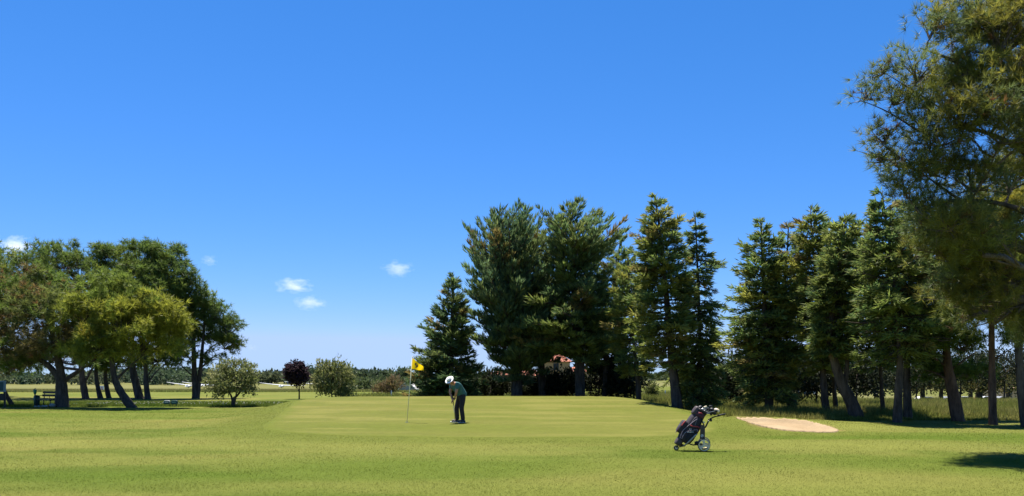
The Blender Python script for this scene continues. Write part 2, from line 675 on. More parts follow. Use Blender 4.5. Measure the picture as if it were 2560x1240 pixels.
def pine(name, label, d, trunks, lobes, pal, tufts=900, K=20, L=0.34, wd=0.035, pads_r=0.55, twigs=1.0, group=None, bark=None, cat='pine tree', seed=0, dead=0.0, mat=None, bias=0.9, inner=0.5):
    """trunks: list of (pixel points, base radius m); lobes: (px, py, rx px, ry px, depth offset m[, palette index])"""
    global rng
    r = np.random.default_rng(500 + seed)
    random.seed(500 + seed)
    k = d / FPX
    paths = []
    mb = MB()
    for pts, rad in trunks:
        P = trunk_pts(pts, d, root=pts[0][1] > 960)
        n = len(P)
        rr = [rad * (1.0 - (0.62 if pts[0][1] > 960 else 0.85) * (i / (n - 1)) ** 0.9) for i in range(n)]
        if pts[0][1] > 960:
            rr[0] *= 1.45
            rr[1] *= 1.18
        mb.tube(P, roughen(rr, 0.07), 10)
        paths.append((P, rad))
    org = paths[0][0][0].copy()
    org.z += 0.1
    root = empty(name, org, label, cat, group)
    br = MB()
    Vs, Cs = [], []
    tot = sum(l[2] * l[3] for l in lobes)
    for lb in lobes:
        px, py, rx, ry, off = lb[:5]
        pi = lb[5] if len(lb) > 5 else None
        dd = d + off
        c = W(px, py, dd)
        kk = dd / FPX
        R = np.array((rx * kk, (rx + ry) * .5 * kk * 0.95, ry * kk))
        # limb from the nearest trunk
        best = None
        for P, rad in paths:
            for i, p in enumerate(P):
                if i < len(P) * 0.35:
                    continue
                q = (p - c).length + max(0, p.z - c.z + R[2] * 0.4) * 2.0
                if best is None or q < best[0]:
                    best = (q, p, rad * (1.0 - 0.62 * (i / (len(P) - 1))))
        st = best[1]
        cl = c + Vector((0, 0, -R[2] * 0.35))
        limb = bend(st, cl, random.uniform(-0.06, 0.10), 6, 0.035)
        r0 = min(best[2] * 0.62, 0.05 + 0.032 * (cl - st).length + 0.03 * R[0])
        br.tube(limb, [r0 * (1 - 0.55 * i / 5) for i in range(6)], 6)
        # pads of needles over the lobe
        area = float(R[0] * R[2])
        npad = max(6, int(area * 5.2 / (pads_r ** 2)))
        v = unit(r.normal(size=(npad, 3)))
        v[:, 2] = np.where(v[:, 2] < -0.8, -v[:, 2] * r.uniform(0.2, 1, npad), v[:, 2])
        rad_f = inner + (1.02 - inner) * r.random((npad, 1)) ** 0.55
        pc = np.array(c) + v * R * rad_f
        ntuft = int(tufts * (rx * ry) / tot / npad) + 1
        pi_all = r.integers(0, len(pal), npad)
        if pi is not None:
            pi_all = np.where(r.random(npad) < 0.72, pi, pi_all)
        for j in range(npad):
            base = np.array(pal[pi_all[j]]) * r.uniform(0.82, 1.18)
            t = unit(r.normal(size=(ntuft, 3)))
            t[:, 2] = t[:, 2] * 0.75 + 0.12
            tc = pc[j] + t * pads_r * r.uniform(0.35, 1.0, (ntuft, 1)) * r.uniform(.8, 1.25)
            dr = unit(t + 0.7 * v[j] + np.array((0, 0, 0.55)))
            col = np.repeat(base[None], ntuft, 0) * r.uniform(0.85, 1.2, (ntuft, 1))
            if dead:
                col[r.random(ntuft) < dead] = (0.17, 0.085, 0.035)
            a, b = needles(tc, dr, K, L, wd, bias, col, 0.25, r)
            Vs.append(a)
            Cs.append(b)
            if random.random() < 0.75 * twigs:
                tw = bend(limb[random.choice((3, 4, 5))], pc[j], random.uniform(-0.08, 0.06), 4, 0.05)
                lw = (Vector(pc[j]) - tw[0]).length
                br.tube(tw, [max(0.012, 0.016 * lw + .01), 0.02 + .005 * lw, 0.014, 0.008], 4, cap=False)
                for q in range(int(2 * twigs)):
                    e = tc[r.integers(0, ntuft)]
                    br.tube([tw[random.choice((1, 2, 3))], e], [0.010, 0.005], 3, cap=False)
    mb.build('trunk', bark or M_BARK, root, org, smooth=True)
    tag(br.build('branches', M_TWIG if twigs > 1 else (bark or M_BARK), root, org, smooth=True), kind='stuff')
    leaf_mesh('crown', np.concatenate(Vs), np.concatenate(Cs), mat or M_NEEDLE, root, org)
    return root


def cedar(name, label, d, trunk, rad, prof, pal, nb=90, dens=26, L=0.34, wd=0.085, up=0.35, droop=0.25, a_top=0.9, a_bot=-0.15, group=None, seed=0, cat='conifer', tipcol=(0.24, 0.26, 0.075), tip=0.35, bare=0.0, bark=None, extra=(), side=5):
    """conifer with tiered limbs: prof = (row, half width left, half width right) in photo pixels from the top down"""
    r = np.random.default_rng(900 + seed)
    random.seed(900 + seed)
    k = d / FPX
    P = trunk_pts(trunk, d)
    n = len(P)
    org = P[0].copy()
    org.z += 0.1
    root = empty(name, org, label, cat, group)
    mb = MB()
    rr = [rad * (1.0 - 0.93 * (i / (n - 1)) ** 1.1) for i in range(n)]
    rr[0] *= 1.35
    mb.tube(P, roughen(rr, 0.05), 10)
    for pts, er in extra:
        Q = trunk_pts(pts, d, root=pts[0][1] > 985)
        mb.tube(Q, [er * (1 - 0.7 * i / (len(Q) - 1)) for i in range(len(Q))], 8)
    mb.build('trunk', bark or M_BARK, root, org, smooth=True)
    pr = np.array(prof, float)
    zt = EYE - (pr[:, 0] - HY) * k
    o = np.argsort(zt)
    zt, wlft, wrgt = zt[o], pr[o, 1] * k * 1.17, pr[o, 2] * k * 1.17
    z0, z1 = zt[0], zt[-1]
    # more limbs where the crown is wide
    zz = np.linspace(z0, z1, 300)
    wt = np.interp(zz, zt, wlft) + np.interp(zz, zt, wrgt) + 0.3
    cdf = np.cumsum(wt)
    cdf /= cdf[-1]
    br = MB()
    c_b, c_d, c_c, c_l = [], [], [], []
    nb = int(nb * 1.22)
    for i in range(nb):
        z = float(np.interp((i + r.random()) / nb, cdf, zz))
        t = (z - z0) / (z1 - z0)
        phi = i * 2.39996 + r.uniform(-0.4, 0.4)
        ch, sh = math.cos(phi), math.sin(phi)
        wl_, wr_ = float(np.interp(z, zt, wlft)), float(np.interp(z, zt, wrgt))
        if vnoise(phi * 3.0, z, 1.1, 60 + seed) < 0.27:
            continue
        ln = (wl_ * (1 - ch) / 2 + wr_ * (1 + ch) / 2) * r.uniform(0.55, 1.14)
        if r.random() < 0.07:
            ln *= 1.22
        ln = max(ln, 0.10)
        ang = a_bot + (a_top - a_bot) * t ** 1.3 + r.uniform(-.12, .12)
        st = path_at(P, z - math.tan(ang) * ln * 0.55 if t > .12 else z)
        st = path_at(P, max(P[0].z + 0.6, z - (math.tan(max(ang, 0)) * 0.7) * ln))
        S = np.linspace(0, 1, 7)
        hx = S * ln
        hz = math.tan(ang) * hx - droop * ln * S ** 2 + 0.10 * ln * S ** 4
        bp = np.array(st)[None] + np.stack([ch * hx, sh * hx, hz], -1)
        bp[1:-1] += r.normal(size=(5, 3)) * 0.03 * ln
        br.tube([tuple(p) for p in bp], [0.012 + 0.016 * ln * (1 - s) for s in S], 5, cap=False)
        if t < .55 and r.random() < bare * 1.8:
            for q in range(4):
                s = r.uniform(.3, .9)
                b0 = np.array([np.interp(s, S, bp[:, a]) for a in range(3)])
                br.tube([tuple(b0), tuple(b0 + r.normal(size=3) * .14 + np.array((ch, sh, -.25)) * .3)], [.018, .006], 3, cap=False)
            continue
        base = np.array(pal[r.integers(0, len(pal))]) * r.uniform(0.75, 1.25)
        if r.random() < 0.05:
            base = np.array((0.20, 0.155, 0.050)) * r.uniform(.8, 1.2)
        lsc = r.uniform(.72, 1.3)
        sidev = np.array((-sh, ch, 0.0))
        fwd = np.array((ch, sh, math.tan(ang) - droop))
        fwd /= np.linalg.norm(fwd)
        nsec = side + int(ln * 1.6)
        for sd in (-1, 1):
            for q in range(nsec):
                s = 0.12 + 0.88 * (q + r.random()) / nsec
                b0 = np.array([np.interp(s, S, bp[:, a]) for a in range(3)])
                sl = (0.40 * ln * (1.12 - s) + 0.16) * r.uniform(.6, 1.15)
                sdir = unit(fwd * r.uniform(.5, 1.0) + sidev * sd * r.uniform(.5, 1.0) + np.array((0, 0, r.uniform(-.25, .05) + up * .25)))
                m = max(6, int(dens * 0.80 * sl + 4))
                u = r.random(m) ** 0.8
                pts = b0 + sdir * (u * sl)[:, None] + r.normal(size=(m, 3)) * 0.03
                pts[:, 2] -= 0.18 * sl * u * u
                fd = sdir * 0.9 + r.normal(size=(m, 3)) * 0.28 + np.array((0, 0, up))
                cc = base[None] * r.uniform(.65, 1.35, (m, 1))
                ty = (r.random(m) < tip * (0.35 + 0.65 * s))
                cc[ty] = cc[ty] * 0.35 + np.array(tipcol) * 0.65
                c_b.append(pts)
                c_d.append(fd)
                c_c.append(cc)
                c_l.append(np.full((m, 1), lsc))
                if q % 2 == 0:
                    br.tube([tuple(b0), tuple(b0 + sdir * sl)], [0.012, 0.005], 3, cap=False)
        # shoots at the tip
        m = 8
        c_b.append(bp[-1] + r.normal(size=(m, 3)) * .05)
        c_d.append(fwd + r.normal(size=(m, 3)) * .35 + np.array((0, 0, up)))
        c_c.append(np.repeat(base[None] * 1.1, m, 0))
        c_l.append(np.full((m, 1), lsc))
    # leader
    m = 30
    tpos = np.array(P[-1])[None] - np.array((0, 0, 1.0)) * r.random((m, 1)) * 1.2
    c_b.append(tpos)
    c_d.append(r.normal(size=(m, 3)) * .38 + np.array((0, 0, 1.0)))
    c_c.append(np.repeat(np.array(pal[0])[None], m, 0))
    c_l.append(np.full((m, 1), 1.0))
    tag(br.build('branches', bark or M_BARK, root, org, smooth=True), kind='stuff')
    V, C = fingers(np.concatenate(c_b), np.concatenate(c_d), np.concatenate(c_l) * L * .92, np.concatenate(c_l) * wd * .66, np.concatenate(c_c), .22, r, cross=False)
    leaf_mesh('crown', V, C, M_CEDAR, root, org)
    return root


def leafy(name, label, d, trunks, lobes, pal, n=3000, L=0.16, wd=0.07, group=None, seed=0, cat='tree', bark=None, clump=0.28, per=10, up=0.4, crown='crown', base_py=None):
    """broadleaved crown: leaves in clumps spread through ellipsoids"""
    r = np.random.default_rng(1500 + seed)
    random.seed(1500 + seed)
    mb = MB()
    ends = []
    first = None
    for pts, rad in trunks:
        P = trunk_pts(pts, d, root=(base_py is None or pts[0][1] >= base_py))
        m = len(P)
        mb.tube(P, [rad * (1 - .6 * i / (m - 1)) for i in range(m)], 7)
        ends.append(P)
        if first is None:
            first = P[0].copy()
            first.z += 0.1
    if first is None:
        px = lobes[0][0]
        x = (px - CX) / FPX * d
        first = Vector((x, d, float(H(x, d))))
    root = empty(name, first, label, cat, group)
    tot = sum(l[2] * l[3] for l in lobes)
    Vs, Cs = [], []
    for lb in lobes:
        c = np.array(W(lb[0], lb[1], d + lb[4]))
        kk = (d + lb[4]) / FPX
        R = np.array((lb[2] * kk, (lb[2] + lb[3]) * .5 * kk, lb[3] * kk))
        nc = max(5, int(n * lb[2] * lb[3] / tot / per))
        v = unit(r.normal(size=(nc, 3)))
        lump = 0.72 + 0.62 * vnoise(np.arctan2(v[:, 0], v[:, 1]) * 1.6 + lb[0], v[:, 2] * 2.2, 1.0, 70 + seed)[:, None]
        cc = c + v * R * lump * (0.35 + 0.68 * r.random((nc, 1)) ** .5)
        gz = H(cc[:, 0], cc[:, 1])
        cc[:, 2] = np.maximum(cc[:, 2], gz + 0.12)
        ci = r.integers(0, len(pal), nc)
        base = np.array(pal)[ci] * r.uniform(.8, 1.2, (nc, 1))
        p = np.repeat(cc, per, 0) + r.normal(size=(nc * per, 3)) * clump * .45
        dr = np.repeat(v, per, 0) * .6 + r.normal(size=(nc * per, 3)) * .8 + np.array((0, 0, up))
        a, b = fingers(p, dr, L, wd, np.repeat(base, per, 0), .25, r, cross=False)
        Vs.append(a)
        Cs.append(b)
        if ends:
            P = random.choice(ends)
            for q in range(4):
                e = cc[r.integers(0, nc)]
                mb.tube(bend(P[-1 - random.randint(0, 2)], e, 0.03, 4, .04), [.025, .02, .014, .007], 4, cap=False)
    if ends:
        mb.build('trunk', bark or M_BARK, root, first, smooth=True)
    leaf_mesh(crown, np.concatenate(Vs), np.concatenate(Cs), M_LEAF, root, first)
    return root


# ------------------------------------------------------------------ palettes (reflectance)
PINE = [(0.124, 0.179, 0.033), (0.166, 0.211, 0.033), (0.096, 0.156, 0.035), (0.208, 0.216, 0.033)]
PINE_Y = [(0.251, 0.262, 0.034), (0.214, 0.246, 0.036), (0.298, 0.262, 0.034), (0.159, 0.209, 0.036)]
PINE_D = [(0.108, 0.157, 0.033), (0.138, 0.183, 0.035), (0.094, 0.142, 0.035), (0.178, 0.203, 0.033)]
PINE_B = [(0.165, 0.138, 0.045), (0.138, 0.165, 0.040), (0.193, 0.132, 0.045), (0.121, 0.154, 0.038)]
CED_B = [(0.092, 0.160, 0.077), (0.114, 0.176, 0.073), (0.138, 0.184, 0.060), (0.101, 0.153, 0.066)]
CED_G = [(0.110, 0.171, 0.050), (0.148, 0.195, 0.044), (0.130, 0.171, 0.048), (0.092, 0.148, 0.052)]
CED_Y = [(0.184, 0.219, 0.044), (0.138, 0.192, 0.048), (0.230, 0.230, 0.042), (0.110, 0.171, 0.050)]
CED_D = [(0.073, 0.123, 0.050), (0.089, 0.132, 0.044), (0.110, 0.144, 0.044), (0.066, 0.110, 0.050)]

# ------------------------------------------------------------------ left pines
GL = 'pines at the left of the green'
pine('pine_tree', 'broad pine with thick dark trunk beside the bench, browned lower boughs', 43, [
    ([(155, 1017), (154, 975), (152, 935), (150, 905)], 0.40),
    ([(152, 950), (110, 905), (50, 885), (-20, 878)], 0.20),
    ([(156, 955), (200, 925), (245, 895)], 0.15),
    ([(150, 920), (135, 850), (110, 780)], 0.22),
], [(40, 868, 95, 36, 0, 0), (120, 850, 70, 45, -1, 0), (30, 800, 95, 55, 0.8, 2), (110, 775, 90, 55, -.5, 1), (30, 740, 85, 60, 1.5, 3), (-60, 800, 90, 80, 0, 3), (190, 860, 60, 34, 0, 3),
    (95, 715, 80, 55, 1.5, 3), (70, 905, 60, 22, .5, 3), (-20, 905, 70, 26, 1, 3), (215, 893, 40, 24, .5, 3)],
     PINE_B[:3] + [PINE[0]], tufts=2900, K=20, seed=1, dead=0.06, group=GL, twigs=1.0)
pine('pine_tree', 'yellow-green round pine on a leaning curved trunk', 42, [
    ([(332, 1018), (305, 985), (288, 950), (280, 905), (276, 850)], 0.24),
    ([(290, 950), (320, 920), (355, 890)], 0.09),
], [(290, 735, 80, 62, 0, 3), (205, 790, 75, 55, 0, 1), (385, 800, 75, 60, 0, 0), (300, 815, 90, 62, -1.2, 0), (250, 860, 80, 45, -.5, 1), (350, 855, 85, 42, 0, 0), (420, 835, 42, 52, .5, 0)],
     PINE_Y, tufts=3000, K=20, seed=2, group=GL)
pine('pine_tree', 'tall dark pine with gnarled reddish trunk behind the bench', 58, [
    ([(215, 996), (208, 960), (204, 925), (200, 880), (190, 780)], 0.27),
    ([(212, 955), (232, 920), (250, 890)], 0.1),
], [(120, 655, 80, 50, 0, 0), (170, 640, 40, 34, 1, 2), (200, 690, 80, 60, 0, 0), (60, 680, 70, 55, 1), (215, 770, 70, 60, 2), (110, 740, 80, 60, 2, 2), (190, 860, 70, 40, 2), (120, 885, 80, 40, 3, 2), (40, 910, 80, 32, 4, 2), (215, 905, 46, 26, 1, 2)],
     PINE_D, tufts=2200, K=18, L=.40, wd=.045, seed=3, group=GL, bark=M_BARKR)
pine('pine_tree', 'slim dark pine, left one of the close pair of thin trunks', 60, [
    ([(252, 997), (244, 965), (240, 925), (245, 850)], 0.21)],
    [(250, 800, 60, 60, 0), (240, 885, 70, 42, 0), (270, 740, 50, 50, 1)], PINE_D, tufts=900, K=16, L=.4, wd=.05, seed=4, group=GL)
pine('pine_tree', 'slim dark pine, right one of the close pair of thin trunks', 61, [
    ([(273, 996), (266, 965), (264, 925), (275, 840)], 0.21)],
    [(300, 790, 60, 60, 0), (310, 892, 70, 36, 0), (345, 905, 40, 22, 1)], PINE_D, tufts=700, K=16, L=.4, wd=.05, seed=5, group=GL)
pine('pine_tree', 'tallest left pine with thick slanting trunk, crown against the sky', 59, [
    ([(350, 999), (340, 960), (331, 915), (330, 850), (345, 730)], 0.34),
], [(360, 655, 75, 46, 0, 0), (300, 650, 60, 42, 1, 3), (420, 690, 62, 52, 0, 2), (365, 715, 90, 55, -1, 0), (262, 640, 26, 26, 0, 2), (375, 628, 22, 22, 0, 2), (436, 645, 28, 26, 1, 2), (470, 700, 26, 30, 0, 2), (480, 735, 30, 26, 0, 2), (430, 750, 60, 45, 0, 2), (300, 720, 60, 50, 1)],
     PINE_D[:3] + [PINE[1]], tufts=2700, K=18, L=.40, wd=.045, seed=6, group=GL)
pine('pine_tree', 'rough barked pine with spreading low boughs, right of the slanting trunk', 58, [
    ([(370, 999), (366, 965), (364, 925), (362, 870)], 0.24),
    ([(368, 960), (395, 925), (430, 900)], 0.07),
    ([(366, 945), (395, 905), (440, 885)], 0.06),
], [(395, 893, 60, 28, 0), (440, 878, 50, 28, 0), (415, 908, 36, 14, 0), (390, 800, 70, 50, 1), (440, 790, 50, 50, 1)], PINE_D, tufts=900, K=16, L=.4, wd=.05, seed=7, group=GL, twigs=1.0)
pine('pine_tree', 'open pine with forked trunk in front of the white gliders', 60, [
    ([(489, 996), (488, 965), (486, 935), (484, 870), (482, 780)], 0.29),
    ([(492, 975), (500, 935), (506, 870), (512, 790)], 0.21),
    ([(487, 945), (465, 925), (440, 905), (410, 890)], 0.06),
    ([(503, 920), (530, 895), (560, 880)], 0.07),
    ([(505, 890), (540, 860), (575, 850)], 0.06),
    ([(485, 910), (460, 880), (440, 860)], 0.06),
], [(510, 760, 42, 32, 0, 0), (475, 790, 45, 42, 0, 2), (545, 790, 42, 36, 0, 2), (570, 825, 34, 32, 0, 2), (520, 830, 60, 32, .5, 0), (560, 862, 42, 24, 0, 3), (470, 850, 42, 28, 0), (530, 895, 34, 16, 0, 2), (590, 858, 14, 20, 0, 2), (440, 880, 30, 14, 0, 2)],
     PINE_D, tufts=1500, K=16, L=.36, wd=.042, pads_r=.48, seed=8, group=GL, twigs=1.4)
pine('pine_tree', 'dark tall pine cut by the left edge of the picture', 66, [
    ([(-28, 992), (-30, 900), (-34, 760)], 0.3)], [(-30, 660, 50, 50, 0, 2), (-20, 720, 60, 60, 0), (-60, 700, 60, 60, 0), (-10, 790, 60, 60, 0)], PINE_D, tufts=1100, K=16, L=.42, wd=.05, seed=9, group=GL)

# ------------------------------------------------------------------ conifers behind the green
GC = 'tall conifers behind the green'
cedar('conifer', 'low conical conifer with boughs to the ground, right of the yellow flag', 47, [(1128, 1003), (1128, 900), (1130, 780), (1133, 690)], 0.20,
      [(690, 3, 3), (740, 20, 22), (800, 46, 36), (850, 68, 46), (890, 80, 50), (940, 84, 58), (1000, 84, 62)], CED_D + [CED_G[0]], nb=150, dens=34, up=.3, droop=.12, a_top=.8, a_bot=.12, seed=1, group=GC, tip=.18, L=.36)
cedar('conifer', 'broad blue-green conifer with upswept shoots, leftmost of the tall group', 48, [(1292, 1003), (1290, 900), (1275, 750), (1262, 640), (1245, 545)], 0.40,
      [(540, 12, 60), (580, 62, 70), (610, 95, 85), (660, 112, 90), (720, 108, 95), (800, 96, 95), (860, 88, 100), (895, 80, 92), (930, 56, 50), (960, 36, 26)], CED_B, nb=185, dens=34, up=.85, droop=.05, a_top=1.0, a_bot=.1, seed=2, group=GC, tip=.15, L=.42, wd=.085,
      extra=[([(1275, 760), (1300, 640), (1310, 540)], .16)])
cedar('conifer', 'blue-green conifer with pointed twin top between broader neighbours', 50, [(1357, 1003), (1352, 900), (1335, 760), (1318, 640), (1310, 518)], 0.28,
      [(518, 3, 3), (560, 34, 38), (620, 52, 46), (700, 70, 60), (780, 80, 80), (850, 84, 84), (885, 60, 60), (905, 36, 40)], CED_B + [CED_G[1]], nb=120, dens=30, up=.8, droop=.05, a_top=1.0, a_bot=0.0, seed=3, group=GC, tip=.15, L=.42)
cedar('conifer', 'dense dark green conifer on a thick straight trunk behind the golfer', 47, [(1450, 1003), (1449, 900), (1440, 760), (1430, 640), (1426, 510)], 0.34,
      [(508, 4, 4), (540, 46, 60), (580, 70, 92), (620, 78, 102), (660, 60, 60), (700, 90, 75), (760, 130, 90), (810, 160, 90), (850, 160, 84), (885, 80, 60), (905, 40, 44)], CED_G + [CED_B[1]], nb=175, dens=34, up=.5, droop=.12, a_top=.85, a_bot=0.0, seed=4, group=GC, tip=.3, L=.40)
cedar('conifer', 'thin trunked conifer with yellowish boughs between the thick trunk and the crest', 49, [(1512, 1003), (1515, 900), (1535, 760), (1545, 660), (1552, 585)], 0.17,
      [(585, 4, 4), (620, 32, 30), (680, 48, 44), (760, 50, 56), (830, 56, 60), (890, 56, 50), (925, 36, 40)], CED_G, nb=90, dens=30, up=.4, droop=.2, a_top=.8, a_bot=-.1, seed=5, group=GC, tip=.35)
cedar('conifer', 'conifer whose slim trunk meets the right end of the green crest', 44, [(1598, 1006), (1594, 950), (1585, 860), (1575, 740), (1568, 640)], 0.17,
      [(640, 6, 6), (700, 40, 34), (760, 52, 44), (820, 60, 44), (880, 55, 40), (930, 42, 30)], CED_Y, nb=80, dens=30, up=.35, droop=.22, a_top=.7, a_bot=-.2, seed=6, group=GC, tip=.45)
cedar('conifer', 'tall pointed conifer on a bare grey trunk, highest of the group', 37, [(1694, 1030), (1690, 985), (1680, 900), (1668, 760), (1655, 620), (1638, 490)], 0.29,
      [(490, 3, 3), (530, 26, 30), (560, 52, 50), (620, 56, 56), (680, 70, 62), (740, 82, 60), (800, 86, 52), (850, 74, 50), (890, 62, 44), (925, 54, 38)], CED_Y, nb=150, dens=36, up=.22, droop=.2, a_top=.55, a_bot=-.1, seed=7, group=GC, tip=.45, L=.30, wd=.075)
cedar('conifer', 'narrow spire shaped conifer with drooping low boughs behind the golf bag', 38, [(1752, 1020), (1750, 960), (1750, 860), (1745, 700), (1738, 535)], 0.18,
      [(535, 2, 2), (570, 14, 14), (620, 20, 26), (655, 28, 50), (720, 40, 44), (780, 44, 48), (850, 48, 50), (910, 62, 50), (960, 66, 56), (1000, 40, 52)], CED_G + [CED_Y[0]], nb=130, dens=34, up=.1, droop=.35, a_top=.5, a_bot=-.25, seed=8, group=GC, tip=.35, L=.30, wd=.07)
# shrubs under the group; crown shade is put into their near-black leaf colour
for i, (px, py, rx, ry, d, lab) in enumerate([  # centre ones are added in place of the conifers' shaded low boughs
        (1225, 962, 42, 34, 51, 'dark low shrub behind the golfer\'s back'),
        (1325, 965, 45, 32, 51.5, 'bush standing for shaded boughs under the broad blue-green conifer'),
        (1400, 960, 42, 34, 50.5, 'bush standing for shaded boughs left of the thick straight trunk'),
        (1495, 940, 60, 56, 50.5, 'tall shrub standing for shaded boughs right of the thick straight trunk'),
        (1560, 945, 45, 52, 49, 'shrub standing for shaded boughs at the right end of the conifer group'),
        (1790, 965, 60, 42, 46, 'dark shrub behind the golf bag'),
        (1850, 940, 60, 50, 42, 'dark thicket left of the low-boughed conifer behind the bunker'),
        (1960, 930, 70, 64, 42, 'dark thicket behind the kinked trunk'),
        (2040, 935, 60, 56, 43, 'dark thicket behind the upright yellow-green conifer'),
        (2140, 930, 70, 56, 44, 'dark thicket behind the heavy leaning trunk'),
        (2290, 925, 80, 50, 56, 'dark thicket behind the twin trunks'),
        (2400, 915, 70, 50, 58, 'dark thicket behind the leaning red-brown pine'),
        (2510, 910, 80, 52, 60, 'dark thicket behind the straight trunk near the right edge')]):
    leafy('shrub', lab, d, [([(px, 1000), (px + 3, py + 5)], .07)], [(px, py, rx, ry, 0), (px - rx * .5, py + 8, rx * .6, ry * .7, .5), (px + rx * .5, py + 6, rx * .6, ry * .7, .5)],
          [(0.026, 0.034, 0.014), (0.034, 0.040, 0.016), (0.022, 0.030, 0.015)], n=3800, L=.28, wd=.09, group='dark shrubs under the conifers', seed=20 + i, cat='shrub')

# ------------------------------------------------------------------ conifers on the right
GR = 'conifers on the right behind the bunker'
cedar('conifer', 'green conifer with low boughs left of the leaning trunk, near the bunker', 34, [(1922, 1040), (1922, 980), (1915, 850), (1908, 700), (1902, 550)], 0.22,
      [(550, 3, 3), (590, 26, 28), (640, 50, 44), (700, 66, 56), (760, 84, 62), (830, 92, 66), (900, 88, 66), (960, 80, 60), (1000, 45, 40)], CED_Y + [CED_G[0]], nb=170, dens=36, up=.2, droop=.22, a_top=.6, a_bot=-.1, seed=11, group=GR, tip=.4, L=.28, wd=.07)
cedar('conifer', 'conifer on a trunk kinked to the left above a stout leaning foot', 35, [(1984, 1040), (1976, 1000), (1958, 950), (1945, 880), (1960, 740), (1972, 560)], 0.24,
      [(555, 3, 3), (600, 18, 16), (660, 40, 30), (740, 52, 50), (820, 56, 56), (890, 50, 50), (935, 34, 32)], CED_G, nb=100, dens=34, up=.2, droop=.22, a_top=.6, a_bot=-.1, seed=12, group=GR, tip=.3, L=.28, wd=.07)
cedar('conifer', 'yellow-green pointed conifer on an upright trunk behind the bunker', 33, [(2068, 1046), (2060, 980), (2055, 880), (2040, 720), (2026, 520)], 0.17,
      [(520, 3, 3), (560, 34, 30), (610, 54, 50), (680, 62, 56), (750, 66, 60), (820, 66, 62), (880, 54, 54), (925, 34, 34)], CED_Y, nb=130, dens=36, up=.2, droop=.22, a_top=.6, a_bot=-.1, seed=13, group=GR, tip=.45, L=.28, wd=.07)
cedar('conifer', 'slender conifer close to the right of the upright trunk', 36, [(2092, 1040), (2086, 980), (2082, 880), (2076, 720), (2068, 548)], 0.12,
      [(548, 3, 3), (600, 24, 24), (680, 36, 36), (780, 44, 44), (860, 44, 40), (915, 30, 30)], CED_G, nb=80, dens=32, up=.2, droop=.22, a_top=.6, a_bot=-.1, seed=14, group=GR, tip=.3, L=.28, wd=.07)
cedar('conifer', 'conifer on a heavy trunk leaning left with a pale broken stub', 31, [(2146, 1048), (2128, 1005), (2105, 960), (2085, 900), (2072, 850), (2095, 700), (2115, 540)], 0.27,
      [(540, 3, 3), (580, 30, 30), (640, 46, 50), (720, 50, 60), (790, 46, 70), (850, 34, 60), (885, 26, 44)], CED_G + [CED_Y[0]], nb=115, dens=36, up=.15, droop=.2, a_top=.6, a_bot=-.1, seed=15, group=GR, tip=.35, L=.28, wd=.07,
      extra=[([(2112, 965), (2118, 900), (2110, 800)], .12)])
cedar('conifer', 'thin young trunk between the leaning trunk and the twin trunks', 33, [(2209, 1045), (2204, 980), (2196, 880), (2160, 740), (2148, 560)], 0.10,
      [(560, 3, 3), (620, 30, 30), (700, 44, 44), (800, 50, 50), (880, 44, 44), (920, 28, 28)], CED_G, nb=80, dens=32, up=.15, droop=.2, a_top=.6, a_bot=-.1, seed=16, group=GR, tip=.3, L=.28, wd=.07)
cedar('conifer', 'large conifer, front of the twin trunks, with bare grey lower boughs', 28.5, [(2243, 1055), (2246, 980), (2250, 880), (2235, 700), (2205, 480)], 0.17,
      [(480, 3, 3), (520, 26, 30), (560, 44, 60), (620, 70, 80), (700, 88, 92), (780, 98, 94), (840, 96, 88), (880, 80, 70), (905, 60, 50)], CED_Y[:2] + CED_G[:2], nb=150, dens=38, up=.08, droop=.15, a_top=.5, a_bot=-.05, seed=17, group=GR, tip=.45, L=.26, wd=.062, bare=.14)
cedar('conifer', 'dark conifer, rear of the twin trunks', 30.5, [(2270, 1050), (2268, 980), (2268, 880), (2275, 700), (2262, 500)], 0.18,
      [(505, 3, 3), (560, 40, 50), (640, 60, 64), (740, 66, 70), (840, 60, 66), (895, 40, 46)], CED_D + [CED_G[0]], nb=120, dens=34, up=.12, droop=.2, a_top=.6, a_bot=-.1, seed=18, group=GR, tip=.2, L=.28, wd=.07)

# ------------------------------------------------------------------ pines on the right
GP = 'pines on the far right'
pine('pine_tree', 'red-brown pine with trunk leaning left and bare low boughs', 29.5, [
    ([(2396, 1052), (2386, 1000), (2372, 930), (2366, 860), (2372, 760)], 0.25),
    ([(2376, 960), (2345, 935), (2310, 925)], 0.05),
    ([(2370, 920), (2335, 895), (2300, 880)], 0.045),
    ([(2372, 930), (2410, 900), (2440, 880)], 0.05),
], [(2360, 790, 60, 50, 0, 1), (2320, 850, 60, 40, 0, 2), (2400, 860, 60, 36, .5), (2370, 720, 70, 60, 1), (2430, 780, 60, 50, 1), (2340, 930, 50, 26, .5, 2), (2430, 930, 46, 24, .5, 2)],
     PINE_D[:2] + PINE[:2], tufts=1700, K=20, L=.26, wd=.026, pads_r=.4, seed=21, group=GP, bark=M_BARKR, twigs=1.3)
pine('pine_tree', 'straight red-brown pine trunk rising near the right edge', 27.3, [
    ([(2483, 1062), (2481, 1000), (2480, 920), (2479, 830), (2478, 700), (2480, 560)], 0.15),
    ([(2481, 900), (2515, 880), (2545, 860)], 0.035),
], [(2440, 700, 90, 60, 0, 1), (2500, 640, 90, 70, 0, 0), (2420, 610, 80, 60, 0, 2), (2530, 740, 70, 60, .5), (2450, 770, 90, 40, 0, 0), (2490, 540, 80, 60, 0), (2540, 820, 40, 30, .5)],
     PINE_Y[:3] + PINE[:1], tufts=2600, K=22, L=.25, wd=.024, pads_r=.4, seed=22, group=GP, bark=M_BARKR, twigs=1.3)
